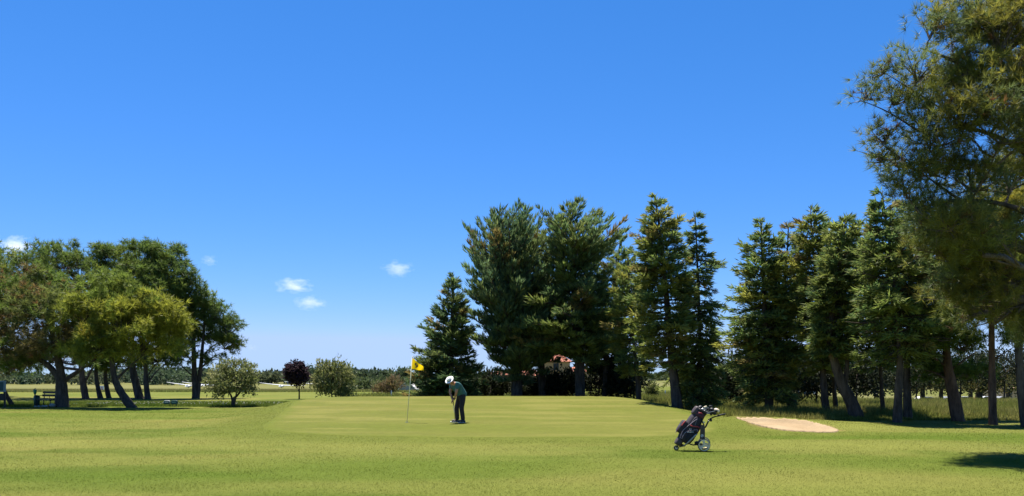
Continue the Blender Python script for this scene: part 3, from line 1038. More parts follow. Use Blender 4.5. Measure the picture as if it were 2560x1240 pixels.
pine('pine_tree', 'dark pine trunk at the very right edge of the picture', 26, [
    ([(2566, 1068), (2556, 1000), (2548, 900), (2546, 780), (2560, 640)], 0.17),
    ([(2550, 930), (2520, 900), (2495, 880)], 0.04),
], [(2560, 760, 70, 60, 0), (2600, 700, 90, 80, 0), (2580, 830, 70, 40, 0)], PINE_D, tufts=1300, K=20, L=.25, wd=.025, pads_r=.4, seed=23, group=GP, twigs=1.2)
# the big near pine
pine('pine_tree', 'huge near pine overhanging the top right corner', 16.8, [
    ([(2700, 1125), (2694, 950), (2680, 700), (2660, 400), (2640, 100), (2630, -250)], 0.26),
    ([(2672, 520), (2560, 380), (2420, 320), (2300, 330)], 0.085),
    ([(2660, 420), (2540, 250), (2400, 160), (2300, 120)], 0.08),
    ([(2676, 600), (2540, 520), (2400, 500), (2290, 520)], 0.075),
    ([(2650, 250), (2540, 60), (2440, -60)], 0.075),
    ([(2300, 330), (2220, 280), (2150, 250)], 0.025),
    ([(2420, 320), (2320, 250), (2200, 175)], 0.03),
    ([(2400, 500), (2300, 430), (2190, 350)], 0.03),
], [(2330, 60, 55, 50, 0, 2), (2420, 60, 80, 90, .5, 2), (2500, 90, 90, 100, 0, 1), (2560, -20, 90, 80, 0, 2), (2440, 180, 85, 65, 0, 0), (2540, 230, 80, 70, -.5, 1), (2360, 210, 70, 45, 0, 0), (2290, 190, 50, 34, -.3, 2),
    (2205, 175, 34, 34, 0, 2), (2165, 240, 24, 22, 0, 2), (2230, 250, 45, 36, .3, 2), (2300, 300, 70, 50, 0, 0), (2400, 300, 80, 50, -.5, 1), (2500, 340, 80, 55, -.8, 1), (2215, 350, 36, 34, 0, 0), (2195, 395, 22, 20, 0, 2), (2250, 410, 48, 40, .4, 2),
    (2330, 420, 80, 55, 0, 2), (2430, 450, 90, 60, 0, 2), (2530, 450, 80, 70, .5, 0), (2260, 480, 50, 36, 0, 2), (2340, 530, 80, 55, .4, 2), (2430, 570, 90, 60, 0, 2), (2530, 580, 80, 60, .4, 1), (2400, 650, 80, 50, .6, 0), (2500, 690, 90, 55, .4, 1), (2450, 740, 70, 40, .6, 1), (2540, 770, 60, 45, .5, 0), (2380, 720, 50, 40, .8, 2), (2340, 620, 50, 46, .8, 2), (2570, 830, 50, 40, .6, 2), (2480, 800, 60, 34, .8, 1), (2420, 780, 50, 34, .8, 0), (2310, 560, 50, 46, .5, 2), (2460, 620, 70, 50, -.6, 0), (2380, 560, 60, 50, -.6, 1), (2470, 260, 70, 60, -.8, 0), (2350, 350, 60, 40, -.6, 3),
    (2600, 120, 90, 120, .5), (2640, 400, 110, 160, 1.2), (2660, -100, 130, 130, 0), (2560, 320, 60, 60, .5, 0)],
     [(0.185, 0.200, 0.036), (0.21, 0.200, 0.036), (0.135, 0.175, 0.058), (0.165, 0.185, 0.044)], tufts=9600, K=22, L=.20, wd=.0105, pads_r=.44, seed=24, group=GP, twigs=2.0, bias=1.4, dead=.02, inner=.3, mat=M_NEEDLE2)

# ------------------------------------------------------------------ small trees left of the flag
OLIVE = [(0.20, 0.22, 0.075), (0.16, 0.18, 0.055), (0.25, 0.25, 0.11), (0.115, 0.135, 0.04)]
leafy('olive_tree', 'rounded olive tree with short forked trunk on a straw ring', 43.5, [
    ([(581, 1015), (583, 1000), (592, 990), (605, 975)], .10), ([(583, 1014), (580, 996), (572, 978)], .08), ([(584, 1010), (590, 990), (592, 960)], .06)],
    [(560, 945, 36, 34, 0), (600, 935, 40, 32, 0), (585, 920, 32, 20, 0), (622, 950, 20, 34, 0), (535, 960, 20, 30, 0), (545, 985, 16, 14, 0), (625, 975, 16, 16, 0), (580, 960, 36, 22, -.4)],
    OLIVE, n=4600, L=.20, wd=.065, seed=1, clump=.2, per=9)
leafy('olive_tree', 'upright spiky olive bush left of the flag', 58, [
    ([(831, 998), (829, 985), (826, 965)], .07), ([(853, 997), (850, 985), (846, 965)], .06), ([(840, 998), (838, 985), (836, 965)], .05)],
    [(810, 945, 26, 36, 0), (845, 940, 32, 38, 0), (866, 955, 20, 34, 0), (820, 918, 10, 14, 0), (800, 918, 9, 14, 0), (838, 916, 12, 14, 0), (795, 965, 16, 18, 0), (862, 985, 18, 14, 0), (835, 975, 36, 18, 0), (855, 925, 9, 14, 0)],
    OLIVE, n=4600, L=.26, wd=.08, seed=2, clump=.22, per=9, up=.9)
leafy('plum_tree', 'small purple-leaved tree with round crown and thin straight trunk', 58, [
    ([(748, 998), (748, 970), (746, 945)], .065)], [(738, 925, 22, 20, 0), (745, 945, 22, 18, 0), (728, 935, 14, 18, 0), (754, 930, 12, 18, 0)],
    [(0.035, 0.020, 0.028), (0.05, 0.03, 0.038), (0.028, 0.018, 0.024)], n=3000, L=.24, wd=.12, seed=3, clump=.2, per=8)
leafy('reed_clump', 'reddish-brown bush beside the white gabled roof', 70, [], [(985, 965, 18, 18, 0), (970, 970, 16, 14, 0), (948, 972, 14, 12, 0)],
      [(0.17, 0.12, 0.055), (0.13, 0.13, 0.05), (0.19, 0.14, 0.08)], n=1500, L=.42, wd=.06, seed=4, up=1.4, cat='bush', crown='foliage')
leafy('young_tree', 'small bright green tree seen between the trunks right of the crest', 60, [([(1629, 1000), (1629, 988), (1630, 978)], .05)],
      [(1628, 972, 16, 14, 0), (1632, 980, 14, 10, 0)], [(0.09, 0.115, 0.03), (0.11, 0.12, 0.035)], n=900, L=.22, wd=.08, seed=5)
# trees beyond the long grass on the right
BGT = [(0.10, 0.10, 0.03), (0.13, 0.105, 0.03), (0.075, 0.085, 0.03)]
for i, (px, by, lob, d, rad, lab) in enumerate([
        (2306, 1008, [(2306, 955, 40, 22, 0), (2290, 940, 50, 26, 0)], 70, .26, 'small background tree behind the pale car left of the leaning pine'),
        (2352, 1005, [(2350, 950, 36, 24, 0)], 75, .24, 'background tree hidden behind the leaning red-brown pine'),
        (2426, 1003, [(2426, 955, 34, 26, 0), (2440, 940, 40, 26, 0)], 80, .26, 'background tree left of the double trunk by the parked cars'),
        (2447, 1010, [(2450, 955, 42, 24, 0), (2470, 948, 34, 26, 0)], 66, .36, 'yellowish background tree with thick double trunk near the parked cars'),
        (2520, 1002, [(2520, 958, 50, 26, 0), (2545, 945, 40, 34, 0)], 76, .24, 'background tree in front of the beige building'),
        (2190, 1008, [(2190, 955, 46, 30, 0), (2160, 950, 40, 34, 0)], 64, .20, 'dark background tree behind the thin young trunk'),
        (2245, 1006, [(2245, 950, 46, 30, 0)], 72, .24, 'dark background tree behind the twin trunks')]):
    leafy('background_tree', lab, d, [([(px, by), (px + 1, by - 30), (px + 2, lob[0][1])], rad)], lob, BGT if i not in (5, 6) else [(0.045, 0.06, 0.026), (0.055, 0.065, 0.028)], n=1500, L=.34, wd=.13, seed=40 + i, group='trees beyond the long grass', clump=.5)


# ------------------------------------------------------------------ far woodland, hedges
def mass(name, label, cat, spots, pal, leaf, per, seed):
    r = np.random.default_rng(seed)
    Vs, Cs = [], []
    for (x, y, h, w) in spots:
        gz = float(H(x, y))
        c = np.array((x, y, gz + h * .5))
        v = unit(r.normal(size=(per, 3)))
        v[:, 1] = -np.abs(v[:, 1])
        lob = r.uniform(.72, 1.05, (per, 1))
        p = c + v * np.array((w, w, h * .56)) * lob
        base = np.array(pal[r.integers(0, len(pal))]) * r.uniform(.75, 1.25)
        a, b = fingers(p, v * .7 + r.normal(size=(per, 3)) * .6 + np.array((0, 0, .4)), leaf, leaf * .8, np.repeat(base[None], per, 0), .22, r, cross=False)
        Vs.append(a)
        Cs.append(b)
    V, C = np.concatenate(Vs), np.concatenate(Cs)
    o = mesh_np(name, V, np.arange(len(V)).reshape(-1, 3), M_LEAF, None, C)
    return tag(o, label, cat, kind='stuff')


r0 = np.random.default_rng(77)
spots = []
for i in range(620):
    d = r0.uniform(300, 420)
    px = r0.uniform(-500, 3100)
    x = (px - CX) / FPX * d
    top = (936 if px > 560 else 926) + 5 * math.sin(px * .013) + 7 * math.sin(px * .0047 + 1) + r0.uniform(-4, 8)
    h = (HY - top) / FPX * d + EYE
    h -= float(H(x, d))
    if px > 1500:
        h += 1.0
    spots.append((x, d, max(h, 2.2), r0.uniform(3.5, 6.5)))
mass('woodland', 'far low woodland along the horizon', 'woodland', spots, [(0.060, 0.088, 0.045), (0.075, 0.10, 0.045), (0.05, 0.078, 0.045), (0.085, 0.10, 0.05)], 1.2, 190, 5)
spots = []
for i in range(60):
    px = r0.uniform(872, 1035)
    d = r0.uniform(150, 175)
    spots.append(((px - CX) / FPX * d, d, r0.uniform(1.8, 2.6), r0.uniform(1.2, 2.2)))
mass('hedge', 'low green hedge across the field left of the white gable', 'hedge', spots, [(0.075, 0.10, 0.035), (0.09, 0.115, 0.04), (0.06, 0.085, 0.035)], .55, 110, 6)
for i, (px, top, d, w, lab) in enumerate([(1000, 929, 190, 22, 'round tree behind the white gable'), (972, 932, 200, 18, 'round dark tree left of the white gable'), (905, 930, 230, 26, 'low wide tree right of the spiky olive'),
                                          (945, 932, 215, 20, 'low tree between olive bush and reddish bush'), (775, 918, 260, 34, 'hilltop tree clump behind the purple tree')]):
    leafy('field_tree', lab, d, [([(px, 941 + 3300 / d), (px, (top + 955) / 2)], .2)], [(px, (top + 952) / 2, w, (952 - top) / 2, 0), (px + w * .6, (top + 956) / 2, w * .6, (948 - top) / 2, 0)],
          [(0.05, 0.075, 0.038), (0.06, 0.085, 0.04)], n=900, L=.9, wd=.45, seed=60 + i, group='far field trees', clump=1.0)


# ------------------------------------------------------------------ grass blades
def blades(name, label, X, Y, hgt, wid, col, lean=.35, seed=0, cat='grass', jit=.35):
    r = np.random.default_rng(seed)
    n = len(X)
    z = H(X, Y)
    b = np.stack([X, Y, z - 0.004], -1)
    a = r.uniform(0, 2 * np.pi, n)
    s = np.stack([np.cos(a), np.sin(a), np.zeros(n)], -1) * (wid * r.uniform(.6, 1.3, n))[:, None] * .5
    ln = np.stack([r.normal(size=n) * lean, r.normal(size=n) * lean, np.ones(n)], -1)
    t = b + ln * (hgt * r.uniform(.5, 1.3, n))[:, None]
    V = np.stack([b - s, b + s, t], 1).reshape(-1, 3)
    C = np.repeat(col * r.uniform(1 - jit, 1 + jit, (n, 1)), 3, 0)
    o = mesh_np(name, V, np.arange(3 * n).reshape(-1, 3), M_BLADE, None, C)
    return tag(o, label, cat, kind='stuff')


r1 = np.random.default_rng(31)


def scatter_view(n, d0, d1, pw=1.0):
    d = d0 + (d1 - d0) * r1.random(n) ** pw
    x = (r1.random(n) * 2 - 1) * (d * 0.72 + 1.0)
    return x, d


X, Y = scatter_view(380000, 9.0, 42, 2.0)
keep = (GREEN.dist(X, Y) > 0.03) & (BUNK.dist(X, Y) > 0.1) & ((X < 7.5) | (Y < 31))
X, Y = X[keep], Y[keep]
blades('lawn_blades', 'short mown grass blades in the foreground', X, Y, np.full(len(X), .021) * (0.7 + 0.5 * vnoise(X, Y, .7, 41)), np.full(len(X), .010) * (Y / 14), ground_col(X, Y) * 1.22, 1.0, 1, jit=.34)
# long grass, right
n = 170000
Y = 30 + 45 * r1.random(n) ** 1.5
X = r1.uniform(8.0, 8.0, n) + r1.random(n) * (Y * .75 - 8)
ed = 30.2 - 0.06 * (X - 8) + 1.2 * (vnoise(X, Y, 3, 15) - .5)
keep = (Y > ed) & (GREEN.dist(X, Y) > 1.8)
X, Y = X[keep], Y[keep]
cl = lerp3((0.15, 0.175, 0.032), (0.26, 0.235, 0.075), np.clip(vnoise(X, Y, 1.5, 43) * .9 + r1.normal(size=len(X)) * .22, 0, 1))
blades('long_grass', 'long seeding grass under the conifers on the right', X, Y, (0.16 + .22 * vnoise(X, Y, 1.2, 42)) * sstep(-0.3, 2.5, Y - 30) + .08, np.full(len(X), .035), cl, .3, 2)
# long grass strip, left
n = 60000
Y = 43 + 6.5 * r1.random(n)
X = r1.uniform(-33, -7.5, n)
ed = 43.2 + .5 * (vnoise(X, Y, 2, 44) - .5)
keep = (Y > ed) & (GREEN.dist(X, Y) > 1.5)
X, Y = X[keep], Y[keep]
cl = lerp3((0.085, 0.135, 0.02), (0.16, 0.18, 0.04), np.clip(vnoise(X, Y, 1.2, 45) * .8 + r1.normal(size=len(X)) * .2, 0, 1))
blades('verge_grass', 'unmown grass strip under the pines on the left', X, Y, np.full(len(X), .17), np.full(len(X), .035), cl, .35, 3)
# weeds in the dry field
n = 60000
Y = 84 + 130 * r1.random(n) ** 1.7
X = (r1.random(n) * .66 - .70) * Y
cl = lerp3((0.16, 0.18, 0.045), (0.27, 0.22, 0.095), np.clip(vnoise(X * .4, Y, 9, 46) * .9 + sstep(95, 140, Y) * .4 + r1.normal(size=n) * .15 - .1, 0, 1))
blades('field_weeds', 'dry weeds and seeding grass across the airfield', X, Y, .08 + .16 * vnoise(X, Y, 6, 47), np.full(n, .09), cl, .3, 4)
# grass behind the green
n = 30000
Y = 46 + 24 * r1.random(n)
Y = np.where(Y < 60, Y + 12, Y)
X = (r1.random(n) * .48 - .23) * Y
kp = r1.random(n) < sstep(-.23, -.10, X / Y + .08 * (vnoise(X, Y, 2, 49) - .5))
X, Y = X[kp], Y[kp]
n = len(X)
cl = lerp3((0.11, 0.145, 0.028), (0.20, 0.19, 0.055), np.clip(vnoise(X, Y, 1.5, 48), 0, 1))
blades('back_grass', 'long grass growing behind the green crest', X, Y, np.full(n, .28), np.full(n, .05), cl, .35, 5)
# white flowers
n = 260
Y = 43.4 + 4 * r1.random(n)
X = r1.uniform(-24, -10, n)
z = H(X, Y) + .17
V, T = [], []
for i in range(n):
    a = r1.random() * 6
    s = r1.uniform(.02, .035)
    b = len(V)
    for k in range(4):
        V.append((X[i] + s * math.cos(a + k * 1.57), Y[i] - .4 * s, z[i] + s * math.sin(a + k * 1.57)))
    T += [(b, b + 1, b + 2), (b, b + 2, b + 3)]
o = mesh_np('white_flowers', V, T, M_BLADE, None, np.tile((0.5, 0.48, 0.34), (len(V), 1)))
tag(o, 'tiny white flowers dotted through the grass strip', 'flowers', kind='stuff')

# ------------------------------------------------------------------ flag
M_POLE = plain('pale_yellow_pole_paint', (0.85, 0.77, 0.46), .4, noise=.08, scale=12)
M_FLAG = leafmat('yellow_flag_cloth', .5, .7, .1)
M_BLACK = plain('black_print', (0.015, 0.013, 0.012), .6)
fd = 26.1
base = W(1017, 1053, fd)
base.z = float(H(base.x, base.y)) + .01
fl = empty('golf_flag', base, 'yellow pennant numbered nine on a slim pale pole', 'flag')
top = W(1031, 892, fd) - base
MB().tube([(0, 0, -.05), top * .5, top], [.014, .013, .011], 10).ell(top, (.016, .016, .016), 8, 6).build('pole', M_POLE, fl, smooth=True)
cup = MB().lathe([(.054, 0.012), (.054, -.08), (0.0, -.08)], (0, 0, 0), (0, 0, 1), 20).build('cup', plain('white_cup_liner', (.6, .6, .6), .5), fl)
s = fd / FPX


def flag_pt(u, v):
    """u along the cloth, v down the hoist"""
    a0 = Vector((1031.0, 894.5)).lerp(Vector((1028.8, 922)), v)
    a1 = Vector((1058.5, 917.0)).lerp(Vector((1059.5, 927.0)), v)
    p = a0.lerp(a1, u)
    wv = (.045 * math.sin(u * 7.5 + v * 1.6) * u ** .7 - .05 * u)
    q = W(p.x, p.y, fd) - base
    return Vector((q.x, q.y + wv, q.z + .012 * math.sin(u * 9) * u))


nu_, nv_ = 22, 12
V = [flag_pt(i / nu_, j / nv_) for j in range(nv_ + 1) for i in range(nu_ + 1)]
Q = [(j * (nu_ + 1) + i, j * (nu_ + 1) + i + 1, (j + 1) * (nu_ + 1) + i + 1, (j + 1) * (nu_ + 1) + i) for j in range(nv_) for i in range(nu_)]
mesh_np('pennant', V, Q, M_FLAG, fl, np.tile((0.92, 0.62, 0.010), (len(V), 1)), smooth=True, k=4)
cu = bpy.data.curves.new('numeral', 'FONT')
cu.body = '9'
cu.size = 1.0
cu.offset = 0.035
tmp = bpy.data.objects.new('numeral_tmp', cu)
COL.objects.link(tmp)
bpy.context.view_layer.update()
me = bpy.data.meshes.new_from_object(tmp.evaluated_get(bpy.context.evaluated_depsgraph_get()))
bpy.data.objects.remove(tmp)
xs_ = [v.co.x for v in me.vertices]
ys_ = [v.co.y for v in me.vertices]
x0, x1_, y0, y1_ = min(xs_), max(xs_), min(ys_), max(ys_)
for v in me.vertices:
    uu = (v.co.x - x0) / (x1_ - x0)
    vv = 1 - (v.co.y - y0) / (y1_ - y0)
    p = flag_pt(.24 + .30 * uu, .26 + .54 * vv)
    v.co = Vector((p.x, p.y - .006, p.z))
me.materials.clear()
me.materials.append(M_BLACK)
no = bpy.data.objects.new('numeral', me)
COL.objects.link(no)
no.parent = fl

# ------------------------------------------------------------------ golfer
M_SKIN = plain('tanned_skin', (0.36, 0.18, 0.11), .5, noise=.08, scale=40)
M_SHIRT = plain('teal_polo_cloth', (0.040, 0.125, 0.120), .85, noise=.15, scale=14, bump=.3)
M_TROU = plain('black_trouser_cloth', (0.022, 0.019, 0.019), .85, noise=.2, scale=12, bump=.3)
M_SHOE = plain('dark_shoe_leather', (0.04, 0.036, 0.034), .5)
M_HAT = plain('white_hat_straw', (0.78, 0.77, 0.74), .7, noise=.05, scale=60)
M_BAND_SHADE = plain('grey_band_crease_shade', (0.10, 0.11, 0.105), .8)
M_STEEL = plain('steel_shaft', (0.45, 0.45, 0.46), .3, metal=.9)
M_GRIP = plain('dark_rubber', (0.02, 0.02, 0.02), .7)
GD = 26.0
gb = W(1149, 1057.5, GD)
gb.z = float(H(gb.x, gb.y)) + .012
fx, fy = -0.80, -0.60
lx, ly = 0.60, -0.80      # golfer's left


def B(f, s_, z):
    return Vector((fx * f + lx * s_, fy * f + ly * s_, z))


person = empty('person', gb, 'golfer in teal shirt, dark trousers and white hat bending over a putt', 'person')


def skin(name, verts, edges, radii, mat, parent, root=0, sub=2):
    me = bpy.data.meshes.new(name)
    me.from_pydata(verts, edges, [])
    o = bpy.data.objects.new(name, me)
    COL.objects.link(o)
    o.parent = parent
    md = o.modifiers.new('skin', 'SKIN')
    md.use_smooth_shade = True
    lay = me.skin_vertices[0] if me.skin_vertices else None
    if lay is None:
        bm_o = bpy.context.view_layer.objects.active
        bpy.context.view_layer.objects.active = o
        bpy.ops.mesh.customdata_skin_add()
        bpy.context.view_layer.objects.active = bm_o
        lay = me.skin_vertices[0]
    for i, sv in enumerate(lay.data):
        rr = radii[i]
        sv.radius = rr if hasattr(rr, '__len__') else (rr, rr)
        sv.use_root = (i == root)
    sb = o.modifiers.new('sub', 'SUBSURF')
    sb.levels = sub
    sb.render_levels = sub
    me.materials.append(mat)
    return o


def chain(specs):
    """joined chains: list of lists of (key, point, radius); shared keys join"""
    vs, es, rs, ix = [], [], [], {}
    for ch in specs:
        prev = None
        for it in ch:
            k = it[0]
            if k not in ix:
                ix[k] = len(vs)
                vs.append(it[1])
                rs.append(it[2])
            if prev is not None:
                es.append((prev, ix[k]))
            prev = ix[k]
    return vs, es, rs


HANDL = B(.245, .035, .72)
HANDR = B(.245, -.03, .66)
arm = {}
specs = [
    [('pel', B(-.09, 0, .93), .11), ('sp', B(.03, 0, 1.08), .105), ('ch', B(.14, 0, 1.20), .13), ('nk', B(.25, 0, 1.29), .065), ('hd0', B(.29, 0, 1.32), .07), ('hd1', B(.345, 0, 1.335), .092), ('hd2', B(.39, 0, 1.36), .08)],
]
for sg, hand, nm in ((1, HANDL, 'l'), (-1, HANDR, 'r')):
    specs.append([('ch', None, None), ('sh' + nm, B(.19, .17 * sg, 1.23), .068), ('el' + nm, B(.25, .185 * sg, .97), .046), ('wr' + nm, hand + B(-.015, .03 * sg, .07), .030), ('pa' + nm, hand, .040)])
    specs.append([('pel', None, None), ('hi' + nm, B(-.07, .08 * sg, .86), .07), ('kn' + nm, B(.03, .145 * sg, .48), .062), ('an' + nm, B(-.03, .17 * sg, .09), .040), ('to' + nm, B(.15, .20 * sg, .035), .036)])
specs[0] = specs[0]
vs, es, rs = chain(specs)
body = skin('body', vs, es, rs, M_SKIN, person)
# fingers curled round the grip, thumbs down the shaft
for hand, sg in ((HANDL, 1), (HANDR, -1)):
    for k in range(4):
        z = .028 - k * .019
        L_ = (.055, .062, .058, .046)[k]
        p0 = hand + B(.01, .012 * sg, z)
        fv = [p0, p0 + B(L_ * .6, -.004 * sg, -.004), p0 + B(L_ * .75, -.035 * sg, -.008), p0 + B(L_ * .35, -.048 * sg, -.01)]
        skin('finger', fv, [(0, 1), (1, 2), (2, 3)], [.0095, .009, .0085, .0075], M_SKIN, person, sub=1)
    p0 = hand + B(.012, .0, .03)
    skin('thumb', [p0, p0 + B(.03, -.012 * sg, -.012), p0 + B(.034, -.016 * sg, -.055)], [(0, 1), (1, 2)], [.012, .0105, .009], M_SKIN, person, sub=1)
# face: nose, ears, grey hair round the back of the head
hc = B(.35, 0, 1.335)
ax = Vector((-.46, -.64, .62)).normalized()
fdn = B(.62, 0, -.75).normalized()
MB().ell(hc + fdn * .105 - ax * .01, (.016, .016, .024), 8, 6).build('nose', M_SKIN, person, smooth=True)
for sg in (-1, 1):
    MB().ell(hc + B(0, .092 * sg, 0) - ax * .02, (.022, .022, .034), 8, 6).build('ear', M_SKIN, person, smooth=True)
MB().ell(hc - fdn * .03 + ax * .012, (.098, .098, .092), 14, 10).build('hair', plain('grey_hair', (.16, .15, .14), .8), person, smooth=True)
# shirt
specs = [[('hm0', B(-.125, 0, .80), .165), ('hem', B(-.11, 0, .90), .172), ('sp', B(.02, 0, 1.06), .168), ('ch', B(.135, 0, 1.195), .172), ('col', B(.225, 0, 1.275), .085)]]
for sg, nm in ((1, 'l'), (-1, 'r')):
    specs.append([('ch', None, None), ('sh' + nm, B(.185, .175 * sg, 1.235), .086), ('sl' + nm, B(.225, .185 * sg, 1.06), .070)])
vs, es, rs = chain(specs)
skin('shirt', vs, es, rs, M_SHIRT, person)
# trousers
specs = [[('wa', B(-.08, 0, 1.0), .150), ('pel', B(-.09, 0, .87), .160)]]
for sg, nm in ((1, 'l'), (-1, 'r')):
    specs.append([('pel', None, None), ('hi' + nm, B(-.065, .105 * sg, .78), .108), ('kn' + nm, B(.025, .145 * sg, .47), .082), ('hm' + nm, B(-.015, .17 * sg, .16), .076), ('he' + nm, B(-.015, .172 * sg, .045), .075)])
vs, es, rs = chain(specs)
skin('trousers', vs, es, rs, M_TROU, person)
for sg in (-1, 1):
    sh = MB()
    c = B(.05, .185 * sg, .045)
    rot = Matrix.Rotation(math.atan2(fy, fx) - .15 * sg, 3, 'Z')
    sh.ell(c, (.145, .05, .048), 16, 8, rot, .8)
    so = sh.build('shoe', M_SHOE, person, smooth=True)
    MB().ell(c + Vector((0, 0, -.036)), (.15, .054, .012), 16, 6, rot, .7).build('sole', plain('pale_sole', (.55, .53, .5), .6), so, smooth=True)
ht = MB()
hcen = hc + ax * .075
ht.lathe([(.0, .058), (.028, .085), (.058, .088), (.073, .06), (.084, 0.0), (.115, -.008), (.150, .006), (.153, .0), (.115, -.016), (.08, -.014)], hcen, ax, 28)
hat = ht.build('hat', M_HAT, person, smooth=True)
MB().lathe([(.0865, .002), (.0805, .030), (.076, .030)], hcen, ax, 28).build('hat_band_crease_shade', M_BAND_SHADE, hat, smooth=True)  # band made thicker, its dark colour also stands for shade in the crown's pinch
wr = HANDL + B(-.012, .028, .062)
MB().tube([wr + B(.004, 0, -.014), wr + B(-.004, 0, .014)], .038, 12).build('watch', M_GRIP, person, smooth=True)
pb = W(1137, 1056, GD - .05)
pb.z = float(H(pb.x, pb.y)) + .02
put = empty('putter', pb, 'steel putter held by the golfer', 'golf club')
tp = gb + (HANDL + HANDR) * .5 - pb
dn = tp.normalized()
MB().tube([Vector((0, 0, .01)), tp - dn * .14], [.0065, .007], 8).build('shaft', M_STEEL, put, smooth=True)
MB().tube([tp - dn * .14, tp + dn * .16], [.012, .016], 8).build('grip', M_GRIP, put, smooth=True)
MB().box((-.035, -.01, 0), (.125, .03, .03)).build('club_head', plain('pale_club_head', (.5, .49, .46), .35, metal=.6), put)
bl = W(1127.5, 1056.5, GD - .05)
o = MB().ell((0, 0, 0), (.0215, .0215, .0215), 14, 10).build('golf_ball', plain('white_ball', (.8, .8, .78), .3), smooth=True)
o.location = (bl.x, bl.y, float(H(bl.x, bl.y)) + .012 + .0215)
tag(o, 'white golf ball at the putter head', 'golf ball')

# ------------------------------------------------------------------ golf trolley, bag, clubs
TD = 17.45
tb = W(1640 + 845 / 7.75, 1100 / 7.75 + 990, TD)
tb = Vector((tb.x, TD + .27, 0))
tb.z = float(H(tb.x, tb.y)) + .006
TK = 7.75 * FPX / (TD + .1)


def Q3(u, v, y=0.0):
    return W(1640 + u / 7.75, 990 + v / 7.75, TD + .27 + y) - tb


M_BAG = plain('charcoal_bag_nylon', (0.026, 0.020, 0.027), .75, noise=.15, scale=30, bump=.2)
M_BAGD = plain('black_bag_nylon', (0.011, 0.010, 0.012), .7, noise=.15, scale=30, bump=.2)
M_BAGP = plain('plum_bag_nylon', (0.070, 0.020, 0.030), .7, noise=.15, scale=25)
M_PIPE = plain('lilac_grey_piping', (0.30, 0.25, 0.29), .6)
M_RED = plain('red_trim', (0.42, 0.045, 0.05), .6)
M_WHITE = plain('white_print', (0.75, 0.75, 0.74), .5)
M_HUB = plain('cream_wheel_plastic', (0.78, 0.64, 0.44), .5)
M_TYRE = plain('black_tyre', (0.018, 0.018, 0.019), .75)
M_CHAS = plain('champagne_aluminium', (0.36, 0.34, 0.29), .35, metal=.6)
M_GREYP = plain('grey_brown_plastic', (0.055, 0.040, 0.038), .55)
M_COVER = plain('black_headcover', (0.014, 0.014, 0.016), .5)

tro = empty('golf_trolley', tb, 'three-wheeled golf trolley with cream wheels holding the bag', 'golf trolley')
WR = 122 / TK
for y in (-.27, .27):
    c = Q3(930, 975, y)
    c.z = WR
    ty = MB().lathe([(WR * .86, -.028), (WR * .97, -.026), (WR, -.012), (WR, .012), (WR * .97, .026), (WR * .86, .028)], c, (0, 1, 0), 36).build('wheel', M_TYRE, tro, smooth=True)
    rim = MB().lathe([(WR * .78, -.03), (WR * .90, -.03), (WR * .90, .03), (WR * .78, .03), (WR * .78, -.03)], c, (0, 1, 0), 36)
    for k in range(3):
        a = math.radians(92 + 120 * k + 8)
        for da in (-.13, .13):
            p = c + Vector((math.cos(a + da) * WR * .83, -.02, math.sin(a + da) * WR * .83))
            q = c + Vector((math.cos(a + da * 2.5) * WR * .17, -.024, math.sin(a + da * 2.5) * WR * .17))
            rim.tube([q, p], [.012, .015], 6)
    rim.tube([c + Vector((0, -.034, 0)), c + Vector((0, .03, 0))], [.024, .024], 14)
    rim.build('rim', M_HUB, ty)
fw = Q3(392, 1003)
fr = fw.z = 50 / TK
fwh = MB().lathe([(fr * .6, -.02), (fr * .95, -.02), (fr, -.008), (fr, .008), (fr * .95, .02), (fr * .6, .02)], fw, (0, 1, 0), 24).build('front_wheel', M_TYRE, tro, smooth=True)
MB().lathe([(0, -.022), (fr * .55, -.022), (fr * .55, .022), (0, .022)], fw, (0, 1, 0), 20).build('rim', M_HUB, fwh)
MB().tube([Q3(395, 1000, -.03), Q3(430, 945, -.03), Q3(500, 930, -.02)], .012, 8).tube([Q3(395, 1000, .03), Q3(430, 945, .03), Q3(500, 930, .02)], .012, 8).tube([Q3(470, 940), Q3(560, 965)], [.03, .018], 8).build('front_fork', M_GRIP, tro, smooth=True)
MB().tube([Q3(450, 985), Q3(545, 965, -.08), Q3(625, 900, -.17), Q3(695, 830, -.2), Q3(765, 755, -.2), Q3(800, 735, -.19)], [.014, .016, .019, .019, .017, .013], 10).build('frame_tube', M_CHAS, tro, smooth=True)
MB().tube([Q3(640, 905), Q3(665, 935), Q3(720, 950), Q3(820, 935), Q3(890, 930)], [.013, .014, .015, .020, .018], 8).tube([Q3(925, 975, -.25), Q3(925, 975, .25)], .016, 8).build('axle', M_GRIP, tro, smooth=True)
MB().ell(Q3(800, 915, .0), (.055, .16, .05), 12, 8).build('motor', M_GRIP, tro, smooth=True)
# upright column with round badge
colm = MB().prism([(q_.x, q_.z) for q_ in (Q3(852, 832, -.215), Q3(942, 832, -.215), Q3(945, 650, -.215), Q3(935, 560, -.215), Q3(880, 560, -.215), Q3(862, 640, -.215))], -.24, -.19).build('side_column', M_GREYP, tro)
bd_c = Q3(893, 768, -.242)
MB().lathe([(.030, 0), (.030, -.004), (.023, -.004), (.023, 0)], bd_c, (0, 1, 0), 24).tube([bd_c + Vector((-.012, -.003, -.012)), bd_c + Vector((.004, -.003, .004)), bd_c + Vector((.012, -.003, .010))], .006, 6).build('badge', M_WHITE, colm)
MB().tube([Q3(900, 830, -.21), Q3(915, 640, -.21), Q3(960, 600, -.12), Q3(1010, 500, -.04), Q3(1050, 440, 0), Q3(1130, 405, 0), Q3(1230, 375, 0)], [.012, .014, .018, .018, .016, .014, .013], 8).build('handle_post', M_GRIP, tro, smooth=True)
